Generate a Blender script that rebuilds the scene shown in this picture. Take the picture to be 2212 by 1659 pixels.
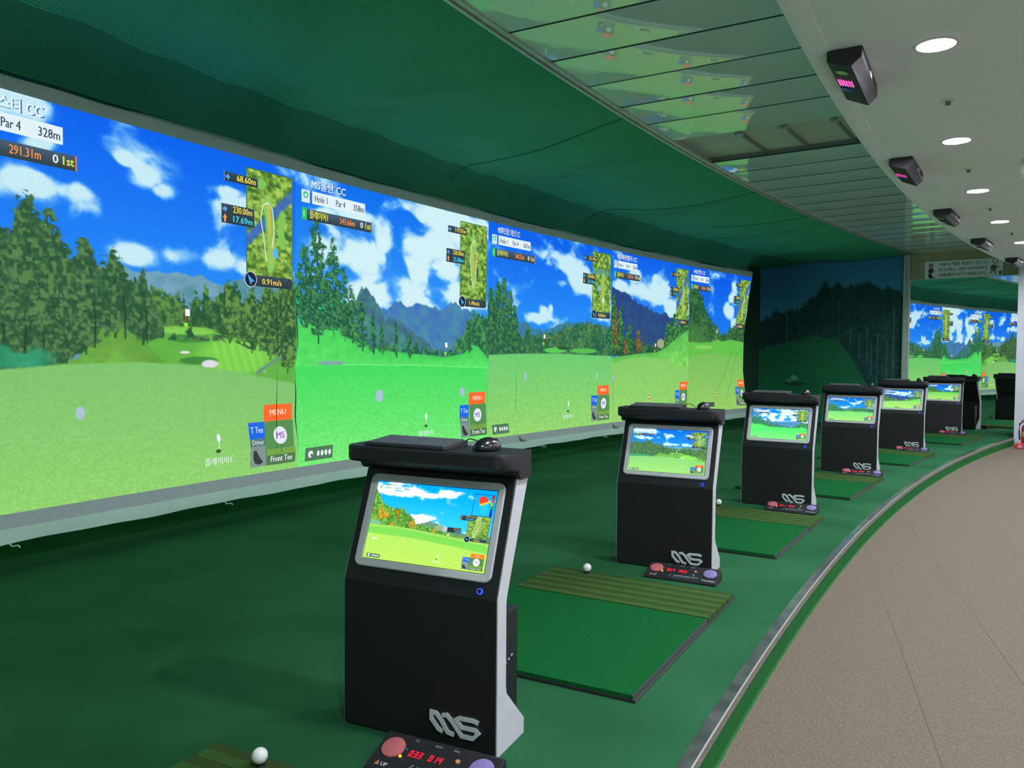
import bpy, bmesh, math, random
import numpy as np
from mathutils import Matrix, Vector

for o in list(bpy.data.objects):
    bpy.data.objects.remove(o, do_unlink=True)
SC = bpy.context.scene
COL = SC.collection
R_ = math.radians
random.seed(4)

# ------------------------------------------------------------------ camera, world, exposure
CAM_H = 1.2
cam_d = bpy.data.cameras.new('camera')
cam_d.sensor_width = 36.0
cam_d.sensor_fit = 'HORIZONTAL'
cam_d.lens = 36.0 * 1730.0 / 2212.0
cam_d.clip_start = 0.05
cam = bpy.data.objects.new('camera', cam_d)
COL.objects.link(cam)
cam.matrix_world = (Matrix.Translation((0, 0, CAM_H)) @ Matrix.Rotation(math.pi / 2 - 0.0360, 4, 'X')
                    @ Matrix.Rotation(0.0086, 4, 'Z'))
SC.camera = cam

w = bpy.data.worlds.new('world')
SC.world = w
w.use_nodes = True
w.node_tree.nodes['Background'].inputs[0].default_value = (0.02, 0.025, 0.025, 1)
w.node_tree.nodes['Background'].inputs[1].default_value = 0.5

SC.view_settings.view_transform = 'Standard'
SC.view_settings.look = 'None'
SC.view_settings.exposure = 0.0
SC.view_settings.gamma = 1.0
SC.view_settings.use_curve_mapping = False
SC.cycles.use_denoising = True
SC.cycles.use_adaptive_sampling = True
SC.cycles.adaptive_threshold = 0.05
SC.cycles.max_bounces = 7
SC.cycles.diffuse_bounces = 4
SC.cycles.glossy_bounces = 4
SC.cycles.sample_clamp_indirect = 6.0

LAMP = 620.0        # radiance of the recessed ceiling lamps
PICTURE = 1.0       # radiance of the thrown pictures
MONITOR = 1.15      # radiance of the kiosk monitors

# ------------------------------------------------------------------ the plan of the place
# everything stands on arcs round one centre; R = radius, F = angle in degrees
CX, CY = 40.5, -18.97
R_STEP, R_SCREEN, R_NET, R_POST = 45.27, 49.1, 46.87, 47.08
F_END, F_NEAR = 135.5, 157.2
Z_AISLE, Z_WHITE, Z_PANEL = -0.115, 2.60, 3.0


def P(r, f, z=0.0):
    a = R_(f)
    return (CX + r * math.cos(a), CY + r * math.sin(a), z)


def fend(r):
    """angle of the end wall at radius r (the wall is not quite radial)"""
    return 135.60 + (r - 46.16) * .056


# ------------------------------------------------------------------ materials
def lin(c):
    c = np.asarray(c, float) / 255.0
    return np.where(c <= 0.04045, c / 12.92, ((c + 0.055) / 1.055) ** 2.4)


MATS = {}


def mat(name, col, rough=0.6, metal=0.0, spec=0.5, emit=None, es=0.0):
    if name in MATS:
        return MATS[name]
    m = bpy.data.materials.new(name)
    m.use_nodes = True
    b = m.node_tree.nodes['Principled BSDF']
    b.inputs['Base Color'].default_value = (*col, 1)
    b.inputs['Roughness'].default_value = rough
    b.inputs['Metallic'].default_value = metal
    b.inputs['Specular IOR Level'].default_value = spec
    if emit is not None:
        b.inputs['Emission Color'].default_value = (*emit, 1)
        b.inputs['Emission Strength'].default_value = es
    MATS[name] = m
    return m


def noisy(name, c1, c2, scale=40, rough=0.9, bump=0.3, bscale=None, detail=4, metal=0.0, spec=0.3, c3=None, s3=3.0, dist=0.004, stretch=None, stretch3=None):
    """two-tone noise colour with a fine relief; c3 mixes in large worn patches"""
    m = mat(name, c1, rough, metal, spec)
    nt = m.node_tree
    N, L = nt.nodes, nt.links
    b = N['Principled BSDF']
    tc = N.new('ShaderNodeTexCoord')
    src = tc.outputs['Object']
    if stretch:
        mp = N.new('ShaderNodeMapping')
        mp.inputs['Scale'].default_value = stretch
        L.new(src, mp.inputs['Vector'])
        src = mp.outputs['Vector']
    n = N.new('ShaderNodeTexNoise')
    n.inputs['Scale'].default_value = scale
    n.inputs['Detail'].default_value = detail
    L.new(src, n.inputs['Vector'])
    r = N.new('ShaderNodeValToRGB')
    r.color_ramp.elements[0].position = 0.35
    r.color_ramp.elements[0].color = (*c1, 1)
    r.color_ramp.elements[1].position = 0.65
    r.color_ramp.elements[1].color = (*c2, 1)
    L.new(n.outputs['Fac'], r.inputs['Fac'])
    out = r.outputs['Color']
    if c3 is not None:
        n2 = N.new('ShaderNodeTexNoise')
        n2.inputs['Scale'].default_value = s3
        n2.inputs['Detail'].default_value = 3
        if stretch3:
            mp3 = N.new('ShaderNodeMapping')
            mp3.inputs['Scale'].default_value = stretch3
            L.new(tc.outputs['Object'], mp3.inputs['Vector'])
            L.new(mp3.outputs['Vector'], n2.inputs['Vector'])
        else:
            L.new(tc.outputs['Object'], n2.inputs['Vector'])
        mr = N.new('ShaderNodeMapRange')
        mr.inputs['From Min'].default_value = 0.42
        mr.inputs['From Max'].default_value = 0.68
        L.new(n2.outputs['Fac'], mr.inputs['Value'])
        mx = N.new('ShaderNodeMix')
        mx.data_type = 'RGBA'
        mx.inputs['B'].default_value = (*c3, 1)
        L.new(mr.outputs['Result'], mx.inputs['Factor'])
        L.new(out, mx.inputs['A'])
        out = mx.outputs['Result']
    L.new(out, b.inputs['Base Color'])
    if bump:
        n3 = N.new('ShaderNodeTexNoise')
        n3.inputs['Scale'].default_value = bscale or scale * 2
        n3.inputs['Detail'].default_value = 3
        L.new(src, n3.inputs['Vector'])
        bp = N.new('ShaderNodeBump')
        bp.inputs['Strength'].default_value = bump
        bp.inputs['Distance'].default_value = dist
        L.new(n3.outputs['Fac'], bp.inputs['Height'])
        L.new(bp.outputs['Normal'], b.inputs['Normal'])
    return m


def light_mat(name, strength, sampling):
    """light thrown as a picture: colour attribute drives the emission, with a fine pixel grain"""
    m = bpy.data.materials.new(name)
    m.use_nodes = True
    nt = m.node_tree
    nt.nodes.clear()
    o = nt.nodes.new('ShaderNodeOutputMaterial')
    e = nt.nodes.new('ShaderNodeEmission')
    a = nt.nodes.new('ShaderNodeAttribute')
    a.attribute_name = 'Col'
    tc = nt.nodes.new('ShaderNodeTexCoord')
    n = nt.nodes.new('ShaderNodeTexNoise')
    n.inputs['Scale'].default_value = 120 if strength == PICTURE else 500
    n.inputs['Detail'].default_value = 2
    mr = nt.nodes.new('ShaderNodeMapRange')
    mr.inputs['To Min'].default_value = strength * 0.86
    mr.inputs['To Max'].default_value = strength * 1.14
    nt.links.new(tc.outputs['Object'], n.inputs['Vector'])
    nt.links.new(n.outputs['Fac'], mr.inputs['Value'])
    nt.links.new(a.outputs['Color'], e.inputs['Color'])
    nt.links.new(mr.outputs['Result'], e.inputs['Strength'])
    nt.links.new(e.outputs['Emission'], o.inputs['Surface'])
    m.cycles.emission_sampling = sampling
    return m


def print_mat(name, rough=0.7):
    """flat print: colour attribute as base colour"""
    m = mat(name, (0.5, 0.5, 0.5), rough)
    a = m.node_tree.nodes.new('ShaderNodeAttribute')
    a.attribute_name = 'Col'
    m.node_tree.links.new(a.outputs['Color'], m.node_tree.nodes['Principled BSDF'].inputs['Base Color'])
    return m


M_PIC = light_mat('projected_picture', PICTURE, 'NONE')
M_OVER = light_mat('projected_overlay', PICTURE * 1.0001, 'NONE')
M_MON = light_mat('monitor_picture', MONITOR, 'NONE')
M_MOVER = light_mat('monitor_overlay', MONITOR * 1.0001, 'NONE')
M_PRINT = print_mat('printed_mural', 0.75)
M_SIGN = print_mat('printed_sign', 0.5)

M_TURF = noisy('turf_floor', (0.017, 0.098, 0.038), (0.034, 0.150, 0.066), 220, 0.95, 0.6, 420, c3=(0.015, 0.090, 0.034), s3=1.1, spec=0.04)
M_TURF_RISER = noisy('turf_riser', (0.014, 0.10, 0.026), (0.03, 0.16, 0.042), 240, 0.95, 0.7, 420, spec=0.04)
M_MAT = noisy('mat_turf', (0.004, 0.085, 0.020), (0.009, 0.135, 0.034), 300, 0.95, 0.7, 520, spec=0.04)
M_RIDGE_A = noisy('ridge_turf_green', (0.042, 0.100, 0.024), (0.066, 0.145, 0.036), 300, 0.95, 0.7, 520, spec=0.04)
M_RIDGE_B = noisy('ridge_turf_brown', (0.036, 0.066, 0.020), (0.058, 0.098, 0.030), 300, 0.95, 0.7, 520, spec=0.04)
M_CARPET = noisy('aisle_carpet', (0.105, 0.085, 0.060), (0.195, 0.162, 0.120), 130, 0.95, 0.6, 300, c3=(0.128, 0.105, 0.076), s3=95.0, stretch3=(1.0, .35, 1.0))
M_SEAM = mat('carpet_seam', (0.105, 0.087, 0.064), 0.95)
M_METAL = noisy('edge_metal', (0.15, 0.17, 0.165), (0.30, 0.32, 0.31), 9, 0.20, 0.03, 60, metal=0.7, spec=0.5)
M_METAL_FACE = noisy('edge_metal_face', (0.20, 0.175, 0.155), (0.28, 0.25, 0.225), 40, 0.45, 0.1, 90, metal=0.2)
M_WHITE = noisy('ceiling_paint', (0.82, 0.89, 0.92), (0.85, 0.92, 0.95), 6, 0.85, 0.02, 60)
M_WALLW = noisy('wall_paint', (0.78, 0.80, 0.84), (0.82, 0.84, 0.88), 5, 0.8, 0.02, 50)
M_PANEL = noisy('gloss_panel', (0.64, 0.82, 0.79), (0.68, 0.86, 0.83), 3, 0.03, 0.0, metal=0.06, spec=0.6)
M_VOID = mat('ceiling_void', (0.22, 0.22, 0.19), 0.8)
M_GAP = mat('panel_gap', (0.012, 0.03, 0.025), 0.8)
M_ALU = noisy('aluminium', (0.50, 0.52, 0.48), (0.60, 0.62, 0.58), 12, 0.42, 0.02, 60, metal=0.55)
M_NET = mat('net_thread', (0.025, 0.21, 0.11), 0.8)
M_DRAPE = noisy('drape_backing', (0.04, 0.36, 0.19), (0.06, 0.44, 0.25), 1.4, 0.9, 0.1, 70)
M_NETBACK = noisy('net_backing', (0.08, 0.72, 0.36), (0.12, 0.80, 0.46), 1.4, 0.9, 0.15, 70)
M_DARK = noisy('dark_cloth', (0.015, 0.055, 0.035), (0.022, 0.075, 0.045), 30, 0.95, 0.1)
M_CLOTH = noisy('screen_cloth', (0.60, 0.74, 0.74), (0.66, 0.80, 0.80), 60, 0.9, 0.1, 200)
M_FOOT = noisy('screen_foot', (0.40, 0.49, 0.48), (0.45, 0.54, 0.53), 60, 0.9, 0.1, 200)  # cloth tinted grey-green: bounce light off the turf put into its colour
M_HEM = noisy('screen_hem', (0.46, 0.68, 0.57), (0.50, 0.72, 0.61), 3, 0.9, 0.05, 40)  # green glow on and through the hem painted into its cloth colour
M_MATEDGE = mat('mat_edge', (.13, .14, .13), .35, .6)
M_FOLD = mat('cloth_fold', (0.02, 0.035, 0.03), 0.95)
M_BLACK = noisy('kiosk_black', (0.010, 0.011, 0.012), (0.015, 0.016, 0.017), 300, 0.42, 0.08, 500, spec=0.4)
M_BLACKG = mat('black_gloss', (0.010, 0.010, 0.011), 0.22)
M_BLACKM = noisy('black_plastic', (0.014, 0.015, 0.016), (0.022, 0.023, 0.025), 200, 0.5, 0.1, 500)
M_KWHITE = noisy('kiosk_white', (0.50, 0.50, 0.54), (0.53, 0.53, 0.57), 20, 0.4, 0.01)
M_BEZEL = mat('bezel_grey', (0.47, 0.50, 0.51), 0.5)
M_SILVER = mat('logo_silver', (0.62, 0.68, 0.68), 0.45, 0.1)
M_KEY = mat('keycap', (0.085, 0.095, 0.105), 0.45)
M_BLUE = mat('power_ring', (0.02, 0.02, 0.2), 0.4, emit=(0.02, 0.05, 1.0), es=3.0)
M_RED = noisy('button_red', (0.45, 0.11, 0.12), (0.52, 0.14, 0.15), 400, 0.75, 0.2, 500)
M_PURPLE = noisy('button_purple', (0.20, 0.155, 0.38), (0.24, 0.19, 0.43), 400, 0.7, 0.2, 500)
M_LED = mat('led_red', (0.2, 0.0, 0.01), 0.4, emit=(1.0, 0.01, 0.04), es=1.6)
M_AMBER = mat('led_amber', (0.3, 0.1, 0.0), 0.4, emit=(1.0, 0.35, 0.02), es=2.2)
M_INK = mat('ink_white', (0.55, 0.6, 0.62), 0.6)
M_TEAL = mat('button_teal', (0.02, 0.25, 0.25), 0.5)
M_PEACH = mat('button_peach', (0.55, 0.25, 0.12), 0.5)
M_TAPE = mat('tape_green', (0.22, 0.5, 0.08), 0.6)
M_BALL = noisy('golf_ball', (0.78, 0.80, 0.80), (0.82, 0.84, 0.84), 10, 0.35, 0.0)
M_RUBBER = mat('rubber', (0.008, 0.008, 0.008), 0.7)
M_LAMP = mat('lamp_lens', (0.9, 0.9, 0.9), 0.4, emit=(0.97, 1.0, 1.08), es=LAMP)
M_RING = mat('lamp_ring', (0.75, 0.75, 0.74), 0.4)
M_IR = mat('infrared_led', (0.3, 0.02, 0.15), 0.4, emit=(1.0, 0.12, 0.55), es=1.3)
M_IRLOW = mat('infrared_led_dim', (0.3, 0.02, 0.15), 0.4, emit=(0.8, 0.06, 0.35), es=0.8)
M_LENS_G = mat('lens_green', (0.10, 0.30, 0.05), 0.15)
M_LENS_B = mat('lens_blue', (0.03, 0.08, 0.55), 0.15)
M_SENSOR = noisy('sensor_shell', (0.030, 0.027, 0.032), (0.045, 0.040, 0.046), 60, 0.5, 0.05, 200)
M_BROWN = noisy('wall_brown', (0.40, 0.36, 0.22), (0.46, 0.41, 0.26), 8, 0.8, 0.05)
M_MIRROR = mat('mirror_glass', (0.90, 0.93, 0.92), 0.0, 1.0)
M_FIRE = mat('extinguisher_red', (0.52, 0.01, 0.02), 0.3)
M_YELLOW = mat('label_yellow', (0.45, 0.5, 0.04), 0.5)
M_PAPER = mat('paper_white', (0.75, 0.76, 0.78), 0.6)
M_NAVY = mat('ink_navy', (0.01, 0.012, 0.05), 0.6)
M_ROPE = mat('net_rope', (0.006, 0.04, 0.022), 0.9)
M_TIE = mat('tie_cord', (0.6, 0.63, 0.6), 0.7)


# ------------------------------------------------------------------ object helpers
WM = {}


def wmat(o):
    return WM.get(o.name, Matrix.Identity(4))


def link(o, parent=None, local=False):
    """link o; local=True: geometry is already given in the parent's frame"""
    COL.objects.link(o)
    if parent is not None:
        o.parent = parent
        if not local:
            o.matrix_parent_inverse = wmat(parent).inverted()
        WM[o.name] = wmat(parent) if local else Matrix.Identity(4)
    return o


def empty(name, loc=(0, 0, 0), rz=0.0):
    o = bpy.data.objects.new(name, None)
    o.empty_display_size = 0.1
    COL.objects.link(o)
    o.location = loc
    o.rotation_euler = (0, 0, rz)
    WM[o.name] = Matrix.Translation(loc) @ Matrix.Rotation(rz, 4, 'Z')
    return o


def tag(o, label=None, cat=None, group=None, kind=None):
    if label:
        o['label'] = label
    if cat:
        o['category'] = cat
    if group:
        o['group'] = group
    if kind:
        o['kind'] = kind
    return o


def fix_normals(me):
    bm = bmesh.new()
    bm.from_mesh(me)
    bmesh.ops.recalc_face_normals(bm, faces=bm.faces)
    bm.to_mesh(me)
    bm.free()


def mesh(name, verts, faces, m, parent=None, local=False, smooth=False, recalc=True):
    me = bpy.data.meshes.new(name)
    me.from_pydata([tuple(v) for v in verts], [], faces)
    if recalc:
        fix_normals(me)
    if smooth:
        me.polygons.foreach_set('use_smooth', [True] * len(me.polygons))
    me.materials.append(m)
    me.update()
    o = bpy.data.objects.new(name, me)
    return link(o, parent, local)


def from_bm(name, bm, m, parent=None, local=False, smooth=False):
    me = bpy.data.meshes.new(name)
    bmesh.ops.recalc_face_normals(bm, faces=bm.faces)
    bm.to_mesh(me)
    bm.free()
    if smooth:
        me.polygons.foreach_set('use_smooth', [True] * len(me.polygons))
    me.materials.append(m)
    o = bpy.data.objects.new(name, me)
    return link(o, parent, local)


def bm_box(bm, x0, x1, y0, y1, z0, z1, bev=0.0, seg=2, M=None):
    g = bmesh.ops.create_cube(bm, size=1.0)
    vs = g['verts']
    for v in vs:
        v.co = Vector((x0 + (v.co.x + .5) * (x1 - x0), y0 + (v.co.y + .5) * (y1 - y0), z0 + (v.co.z + .5) * (z1 - z0)))
    if bev:
        es = list({e for v in vs for e in v.link_edges})
        r = bmesh.ops.bevel(bm, geom=es, offset=bev, segments=seg, affect='EDGES', profile=0.5)
        vs = list({v for f in r['faces'] for v in f.verts} | {v for v in vs if v.is_valid})
    if M is not None:
        for v in vs:
            v.co = M @ v.co
    return vs


def box(name, x0, x1, y0, y1, z0, z1, m, parent=None, local=True, bev=0.0, M=None):
    bm = bmesh.new()
    bm_box(bm, x0, x1, y0, y1, z0, z1, bev)
    if M is not None:
        bm.transform(M)
    return from_bm(name, bm, m, parent, local)


def prism(name, prof, x0, x1, m, parent, bev=0.0, seg=2):
    """profile of (y, z) pushed along x"""
    bm = bmesh.new()
    a = [bm.verts.new((x0, y, z)) for y, z in prof]
    b = [bm.verts.new((x1, y, z)) for y, z in prof]
    bm.faces.new(a)
    bm.faces.new(b[::-1])
    n = len(prof)
    for i in range(n):
        bm.faces.new((a[i], a[(i + 1) % n], b[(i + 1) % n], b[i]))
    if bev:
        bmesh.ops.bevel(bm, geom=list(bm.edges), offset=bev, segments=seg, affect='EDGES', profile=0.5)
    return from_bm(name, bm, m, parent, True)


def lathe(name, prof, m, parent=None, local=True, n=24, M=None):
    """profile of (r, z) turned about z"""
    vs, fs = [], []
    k = len(prof)
    for i in range(n):
        a = 2 * math.pi * i / n
        for r, z in prof:
            vs.append((r * math.cos(a), r * math.sin(a), z))
    for i in range(n):
        j = (i + 1) % n
        for q in range(k - 1):
            fs.append((i * k + q, j * k + q, j * k + q + 1, i * k + q + 1))
    me = bpy.data.meshes.new(name)
    me.from_pydata(vs, [], fs)
    bm = bmesh.new()
    bm.from_mesh(me)
    bmesh.ops.remove_doubles(bm, verts=bm.verts, dist=1e-5)
    bmesh.ops.holes_fill(bm, edges=[e for e in bm.edges if e.is_boundary], sides=n)
    bmesh.ops.recalc_face_normals(bm, faces=bm.faces)
    if M is not None:
        bm.transform(M)
    bm.to_mesh(me)
    bm.free()
    me.polygons.foreach_set('use_smooth', [True] * len(me.polygons))
    me.materials.append(m)
    me.set_sharp_from_angle(angle=R_(40))
    return link(bpy.data.objects.new(name, me), parent, local)


def tube_pts(pts, rad, n=6):
    pts = [Vector(p) for p in pts]
    vs, fs = [], []
    for i, p in enumerate(pts):
        d = (pts[min(i + 1, len(pts) - 1)] - pts[max(i - 1, 0)]).normalized()
        s = d.cross(Vector((0, 0, 1)))
        if s.length < 1e-3:
            s = Vector((1, 0, 0))
        s.normalize()
        t = s.cross(d)
        for k in range(n):
            a = 2 * math.pi * k / n
            vs.append(p + rad * (math.cos(a) * s + math.sin(a) * t))
    for i in range(len(pts) - 1):
        for k in range(n):
            fs.append((i * n + k, i * n + (k + 1) % n, (i + 1) * n + (k + 1) % n, (i + 1) * n + k))
    fs.append(tuple(range(n)))
    fs.append(tuple(range((len(pts) - 1) * n, len(pts) * n)))
    return vs, fs


def tube(name, pts, rad, m, parent=None, local=True, n=6):
    vs, fs = tube_pts(pts, rad, n)
    return mesh(name, vs, fs, m, parent, local, smooth=True)


def arc_solid(name, sec, f0, f1, step, m, parent=None, jit=None):
    """cross-section of (R, z) swept from angle f0 to f1"""
    n = max(1, int(round(abs(f1 - f0) / step)))
    vs, fs = [], []
    k = len(sec)
    for i in range(n + 1):
        f = f0 + (f1 - f0) * i / n
        for q, (r, z) in enumerate(sec):
            dr, dz = jit(f, q) if jit else (0, 0)
            vs.append(P(r + dr, f, z + dz))
    for i in range(n):
        for q in range(k):
            q2 = (q + 1) % k
            fs.append((i * k + q, i * k + q2, (i + 1) * k + q2, (i + 1) * k + q))
    fs.append(tuple(range(k)))
    fs.append(tuple(range(n * k, n * k + k)))
    return mesh(name, vs, fs, m, parent)


def radial_box(name, r0, r1, f0, f1, z0, z1, m, parent=None):
    vs = [P(r, f, z) for z in (z0, z1) for f in (f0, f1) for r in (r0, r1)]
    fs = [(0, 1, 3, 2), (4, 5, 7, 6), (0, 1, 5, 4), (2, 3, 7, 6), (0, 2, 6, 4), (1, 3, 7, 5)]
    return mesh(name, vs, fs, m, parent)


def copy_tree(o, parent=None):
    c = o.copy()
    COL.objects.link(c)
    WM[c.name] = WM.get(o.name, Matrix.Identity(4))
    if parent is not None:
        c.parent = parent
    for ch in [x for x in bpy.data.objects if x.parent == o]:
        copy_tree(ch, c)
    return c


# ------------------------------------------------------------------ noise and painting (flat pictures)
_rng = np.random.default_rng(7)
_T = _rng.random((512, 512))


def vnoise(x, y, s=0):
    x = x + s * 37.31
    y = y + s * 17.77
    xi = np.floor(x).astype(int)
    yi = np.floor(y).astype(int)
    fx = x - xi
    fy = y - yi
    fx = fx * fx * (3 - 2 * fx)
    fy = fy * fy * (3 - 2 * fy)
    a = _T[xi % 512, yi % 512]
    b = _T[(xi + 1) % 512, yi % 512]
    c = _T[xi % 512, (yi + 1) % 512]
    d = _T[(xi + 1) % 512, (yi + 1) % 512]
    return (a * (1 - fx) + b * fx) * (1 - fy) + (c * (1 - fx) + d * fx) * fy


def fbm(x, y, o=4, s=0):
    t = 0
    amp = 0.5
    tot = 0
    for i in range(o):
        t = t + amp * vnoise(x * 2 ** i, y * 2 ** i, s + i * 3)
        tot += amp
        amp *= 0.5
    return t / tot


def sst(a, b, x):
    t = np.clip((x - a) / (b - a), 0, 1)
    return t * t * (3 - 2 * t)


class Canvas:
    def __init__(self, nx, ny, aspect):
        self.U, self.V = np.meshgrid(np.linspace(0, 1, nx), np.linspace(0, 1, ny))
        self.X, self.Y = self.U * 2.6 * aspect, self.V * 2.6   # noise space
        self.img = np.zeros((ny, nx, 3))
        self.soft = 1.2 / ny

    def mix(self, col, m):
        col = np.asarray(col, float)
        if col.ndim == 1:
            col = col[None, None, :]
        m = m[..., None]
        self.img = self.img * (1 - m) + col * m

    def two(self, a, b, t):
        a = np.asarray(a, float)
        b = np.asarray(b, float)
        return a + (b - a) * t[..., None]

    def line(self, pts):
        p = np.array(sorted(pts))
        return np.interp(self.U, p[:, 0], p[:, 1])

    def below(self, top):
        return sst(-self.soft, self.soft, self.V - top)

    def sky(self, top, low, vh=0.5):
        self.img = self.two(top, low, np.clip(self.V / vh, 0, 1))

    def clouds(self, blobs, seed, col=(205, 240, 247), k=0.95):
        d = np.zeros_like(self.U)
        for u, v, ru, rv in blobs:
            d = np.maximum(d, np.exp(-((self.U - u) / ru) ** 2 - ((self.V - v) / rv) ** 2))
        wx = (fbm(self.X * 2.0, self.Y * 2.6, 3, seed + 40) - .5) * 1.2
        n = fbm(self.X * 2.6 + wx, self.Y * 4.2 + wx * .6, 6, seed)
        q = d * .95 + (n - 0.5) * 2.1 * k
        self.mix(self.two((96, 178, 250), col, sst(0.25, 0.75, q)), sst(0.16, 0.62, q) * 0.97)

    def ridge(self, pts, c1, c2, seed, jag=0.012, base=0.75):
        top = self.line(pts) + (fbm(self.X * 14, self.Y * 0 + 3, 4, seed) - 0.5) * jag * 2
        n = fbm(self.X * 9, self.Y * 12, 5, seed + 2)
        self.mix(self.two(c1, c2, np.clip(n * 1.4 - 0.2 + (self.V - top) * 1.2, 0, 1)), self.below(top) * (self.V < base))

    def forest(self, tops, bases, dark, light, seed, jag=0.05, f=9, alt=None):
        lob = np.abs(vnoise(self.X * f, self.Y * 0 + 1.5, seed) - 0.5) * 2
        top = self.line(tops) + (0.5 - lob) * jag + (fbm(self.X * 42, self.Y * 42, 3, seed + 1) - 0.5) * jag * 1.1
        base = self.line(bases) + (fbm(self.X * 20, self.Y * 0 + 9, 3, seed + 5) - 0.5) * 0.02
        m = self.below(top) * (1 - self.below(base))
        n = fbm(self.X * 26, self.Y * 30, 4, seed + 3)
        big = fbm(self.X * 5, self.Y * 4, 3, seed + 4)
        t = np.clip((n - 0.36) * 2.6 + (big - 0.5) * 1.1, 0, 1)
        c = self.two(dark, light, t)
        if alt is not None:
            q = sst(0.56, 0.64, fbm(self.X * 7, self.Y * 5, 3, seed + 8))[..., None]
            c = c * (1 - q) + self.two(np.array(alt) * 0.6, alt, t) * q
        self.mix(c, m)

    def tree(self, u, v0, v1, wd, dark, light, seed, gap=0.30, pw=0.75):
        t = (self.V - v0) / (v1 - v0)
        half = wd * np.clip(0.10 + 0.9 * np.clip(t, 0, 1) ** pw, 0, 1) * (1 - sst(0.86, 1.0, t) * 0.7)
        e = np.abs(self.U - u) - half * (0.35 + 1.2 * vnoise(self.X * 22, self.Y * 22, seed))
        n = fbm(self.X * 34, self.Y * 34, 3, seed + 2)
        m = sst(0.006, -0.006, e) * (t > 0) * (t < 1) * sst(gap, gap + 0.08, n)
        tr = (np.abs(self.U - u - 0.004) < 0.003) * (t > 0.25) * (t < 1.07)
        self.mix(np.array(dark) * 0.8, tr * 0.7)
        self.mix(self.two(dark, light, np.clip((n - 0.42) * 4, 0, 1)), m)

    def ground(self, pts, c1, c2, seed, tex=0.16, f=30, to=1.0):
        top = self.line(pts)
        d = np.clip((self.V - top) / (to - top + 1e-6), 0, 1)
        n = fbm(self.X * f, self.Y * f * 1.6, 4, seed)
        c = self.two(c1, c2, d) * (1 + (n - 0.5)[..., None] * tex * 2 * (0.35 + 0.65 * d[..., None]))
        self.mix(c, self.below(top))

    def ell(self, u, v, ru, rv, col, a=1.0, soft=0.15):
        d = np.sqrt(((self.U - u) / ru) ** 2 + ((self.V - v) / rv) ** 2)
        self.mix(col, sst(1 + soft, 1 - soft, d) * a)

    def stroke(self, pts, wd, col, a=1.0):
        m = np.zeros_like(self.U)
        for (a0, b0), (a1, b1) in zip(pts, pts[1:]):
            du, dv = a1 - a0, b1 - b0
            t = np.clip(((self.U - a0) * du + (self.V - b0) * dv) / (du * du + dv * dv), 0, 1)
            d = np.hypot(self.U - a0 - t * du, self.V - b0 - t * dv)
            m = np.maximum(m, sst(wd * 1.25, wd * 0.75, d))
        self.mix(col, m * a)


def scene0(c):
    c.sky((0, 150, 235), (60, 195, 245), 0.55)
    c.clouds([(.12, .06, .2, .09), (.3, .1, .2, .07), (.48, .13, .12, .05), (.62, .10, .12, .05), (.42, .46, .13, .08), (.52, .5, .1, .06), (.05, .1, .12, .08), (.85, .55, .1, .03)], 11, (252, 253, 255), .8)
    c.ridge([(0, .6), (.38, .52), (.5, .455), (.56, .47), (.66, .53), (.82, .56), (1, .56)], (80, 125, 120), (95, 140, 110), 12)
    c.forest([(0, .10), (.04, .15), (.07, .24), (.13, .30), (.22, .31), (.29, .34), (.36, .44), (.41, .50), (.47, .49), (.55, .52), (.62, .55), (.8, .59), (1, .6)],
             [(0, .57), (.2, .56), (.5, .585), (.75, .62), (1, .65)], (50, 110, 35), (130, 190, 80), 13, .05, 10, (215, 165, 50))
    c.ell(.02, .55, .08, .045, (110, 175, 130))
    c.ground([(0, .565), (.25, .56), (.6, .60), (1, .65)], (150, 205, 90), (110, 190, 70), 14, .05)
    c.ground([(0, .60), (.25, .585), (.7, .64), (1, .68)], (110, 195, 75), (150, 215, 90), 15, .06)
    c.ground([(0, .68), (.4, .69), (.75, .73), (1, .77)], (165, 215, 95), (172, 215, 90), 16, .14, 46)
    c.ell(.07, .745, .022, .014, (235, 235, 220))


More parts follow.
